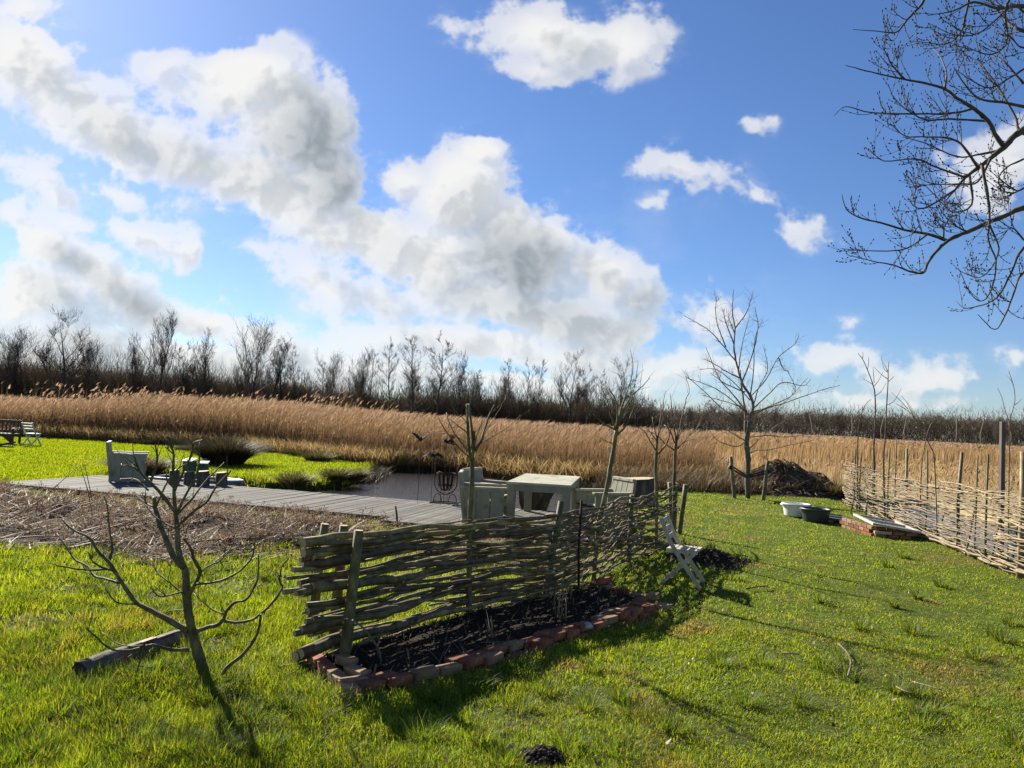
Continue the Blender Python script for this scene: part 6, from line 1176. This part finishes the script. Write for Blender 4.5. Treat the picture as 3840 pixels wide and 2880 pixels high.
# the far lawns left of and behind the boardwalk
n = 230000; x = rng.uniform(-27, -4, n); y = 16 + rng.random(n) * 22; ok = lawn_mask(x, y) & (x > -.78 * y); x, y = x[ok], y[ok]; n = len(x); n1 = vnoise(x, y, .5, 131); n2 = vnoise(x, y * 1.6, 1.5, 132)
keep = rng.random(n) > .75 * sstep(n2, .35, .6); x, y, n1, n2 = x[keep], y[keep], n1[keep], n2[keep]; n = len(x); shore = np.exp(-(np.abs(sdist(x, y, POND)) / .5) ** 2)
c = np.empty((n, 3)); c[:] = (.215, .30, .010); c += np.clip(n1, -.5, .8)[:, None] * np.array([.05, .03, .0]); s_ = (shore * rng.random(n))[:, None]; c = c * (1 - s_) + s_ * np.array([.12, .10, .035]); c *= rng.uniform(.75, 1.2, (n, 1))
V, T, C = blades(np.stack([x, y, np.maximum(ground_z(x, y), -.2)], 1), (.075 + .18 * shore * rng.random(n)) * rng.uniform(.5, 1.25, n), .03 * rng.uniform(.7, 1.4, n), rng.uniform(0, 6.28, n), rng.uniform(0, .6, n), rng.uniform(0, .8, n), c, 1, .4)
tag(np_obj('far_lawn_grass', V, T, C, MAT['grass']), 'bright mown grass beyond the boardwalk', 'grass', kind='stuff')
# tall tufts round the trunk, log and in the long grass
def tufts(lst, n, h, w, pal, name, label):
    parts = []
    for (x0, y0, r) in lst:
        a = rng.uniform(0, 6.28, n); q = r * np.sqrt(rng.random(n)); x, y = x0 + q * np.cos(a), y0 + q * np.sin(a); c = pal[rng.integers(0, len(pal), n)] * rng.uniform(.7, 1.25, (n, 1))
        parts.append(blades(np.stack([x, y, ground_z(x, y)], 1), h * rng.uniform(.5, 1.2, n), w * max(1, y0 / 6), a + rng.normal(0, .6, n), rng.uniform(.05, .5, n), rng.uniform(.1, .9, n), c, 3, .5))
    V, T, C = join(parts); tag(np_obj(name, V, T, C, MAT['grass']), label, 'grass', kind='stuff')
gp = np.array([(.09, .17, .015), (.13, .2, .02), (.06, .12, .012), (.2, .2, .05)]); lst = [(-2.02, 5.52, .12), (-1.95, 5.4, .12), (-2.55, 5.25, .14), (-2.4, 5.5, .12), (-2.2, 5.9, .1), (-2.75, 5.1, .1), (-2.7, 5.2, .12), (-2.62, 5.35, .1), (-2.5, 5.6, .1), (-2.4, 5.75, .1), (-2.3, 5.85, .1), (-2.35, 6.0, .1), (-1.9, 5.45, .14), (-1.86, 5.3, .1)]
for _ in range(150):
    sx, sy = rng.uniform(0, 1250), rng.uniform(2120, 2860); p = g(sx, sy)
    if lawn_mask(np.array([p.x]), np.array([p.y]))[0]: lst.append((p.x, p.y, rng.uniform(.05, .14)))
for _ in range(60):
    sx, sy = rng.uniform(1250, 3840), rng.uniform(2050, 2880); p = g(sx, sy)
    if lawn_mask(np.array([p.x]), np.array([p.y]))[0]: lst.append((p.x, p.y, rng.uniform(.04, .12)))
tufts(lst, 110, .125, .0055, gp, 'grass_tufts', 'long tufts of grass standing out of the lawn')
# stubs, straw and seedlings in the soil bed
q_ = in_bed(260); n = len(q_); c = np.array([(.25, .18, .1), (.35, .28, .18), (.08, .15, .04), (.14, .09, .05)])[rng.integers(0, 4, n)] * rng.uniform(.6, 1.2, (n, 1))
V, T, C = blades(q_, rng.uniform(.03, .16, n), .007, rng.uniform(0, 6.28, n), rng.uniform(0, 2.0, n), rng.uniform(-.4, .8, n), c, 2, 0); tag(np_obj('bed_debris', V, T, C, MAT['litter']), 'straw, stubs and seedlings scattered in the soil bed', 'plant debris', kind='stuff')
# pale straw lying behind the fence
n = 2600; x, y = rng.normal(-.1, .75, n), rng.normal(10.6, .5, n); c = np.array([(.42, .32, .2), (.3, .21, .12), (.5, .4, .27)])[rng.integers(0, 3, n)] * rng.uniform(.6, 1.2, (n, 1))
V, T, C = blades(np.stack([x, y, ground_z(x, y) + .02 + .22 * np.exp(-((x + .1) / .8) ** 2 - ((y - 10.6) / .5) ** 2) * rng.random(n)], 1), rng.uniform(.04, .12, n), .011, rng.uniform(0, 6.28, n), rng.uniform(1, 4, n), rng.uniform(-.5, .5, n), c, 2, 0); tag(np_obj('straw_pile', V, T, C, MAT['litter']), 'pale straw pile seen through the wattle fence', 'straw', kind='stuff')
# bits lying on the lawn: dead leaves, twigs, moss
n = 6000; d = np.exp(rng.uniform(math.log(3.2), math.log(14), n)); x = d * rng.uniform(-.7, .7, n); y = d; ok = lawn_mask(x, y) & (rng.random(n) < .16 + .84 * sstep(patchy(x, y), .2, .7) * (x < -.8)); x, y = x[ok], y[ok]; n = len(x)
c = np.array([(.30, .23, .15), (.16, .09, .05), (.36, .31, .24), (.22, .15, .08)])[rng.integers(0, 4, n)] * rng.uniform(.6, 1.2, (n, 1))
V, T, C = blades(np.stack([x, y, ground_z(x, y) + .025], 1), rng.uniform(.012, .03, n), rng.uniform(.012, .035, n), rng.uniform(0, 6.28, n), rng.uniform(.3, 1.6, n), rng.uniform(-.5, .5, n), c, 2, 0)
tag(np_obj('fallen_leaves', V, T, C, MAT['litter']), 'pale dead leaves and chips scattered over the lawn', 'leaves', kind='stuff')
TW = [([(3145, 2430), (3180, 2470), (3190, 2510), (3180, 2555)], .009, 'curved pale twig lying in the middle of the right lawn'), ([(3420, 2580), (3480, 2600), (3530, 2615)], .006, 'thin straw twig on the lawn at the right'), ([(3360, 2600), (3400, 2620), (3430, 2625)], .006, 'short curved twig left of the straw one on the lawn'), ([(2800, 2225), (2840, 2215), (2880, 2212)], .008, 'dark stick in the grass right of the fence shadow'), ([(1800, 2450), (1960, 2440), (2060, 2425)], .005, 'long thin twig in the shaded grass in front of the bricks'), ([(2930, 2460), (3000, 2470)], .006, 'short pale twig left of the curved one on the lawn')]
for pts, r, lab in TW:
    P = [g(*q) for q in pts]; P = [Vector((q.x, q.y, gz(q.x, q.y) + .045)) for q in P]; mb = MB(); mb.tube(cat_spline(P, 3) if len(P) > 2 else P, r, 5); o = mb.build('twig', MAT['pale_rod'] if 'dark' not in lab else MAT['bark_dark'], None, P[0]); tag(o, lab, 'twig')
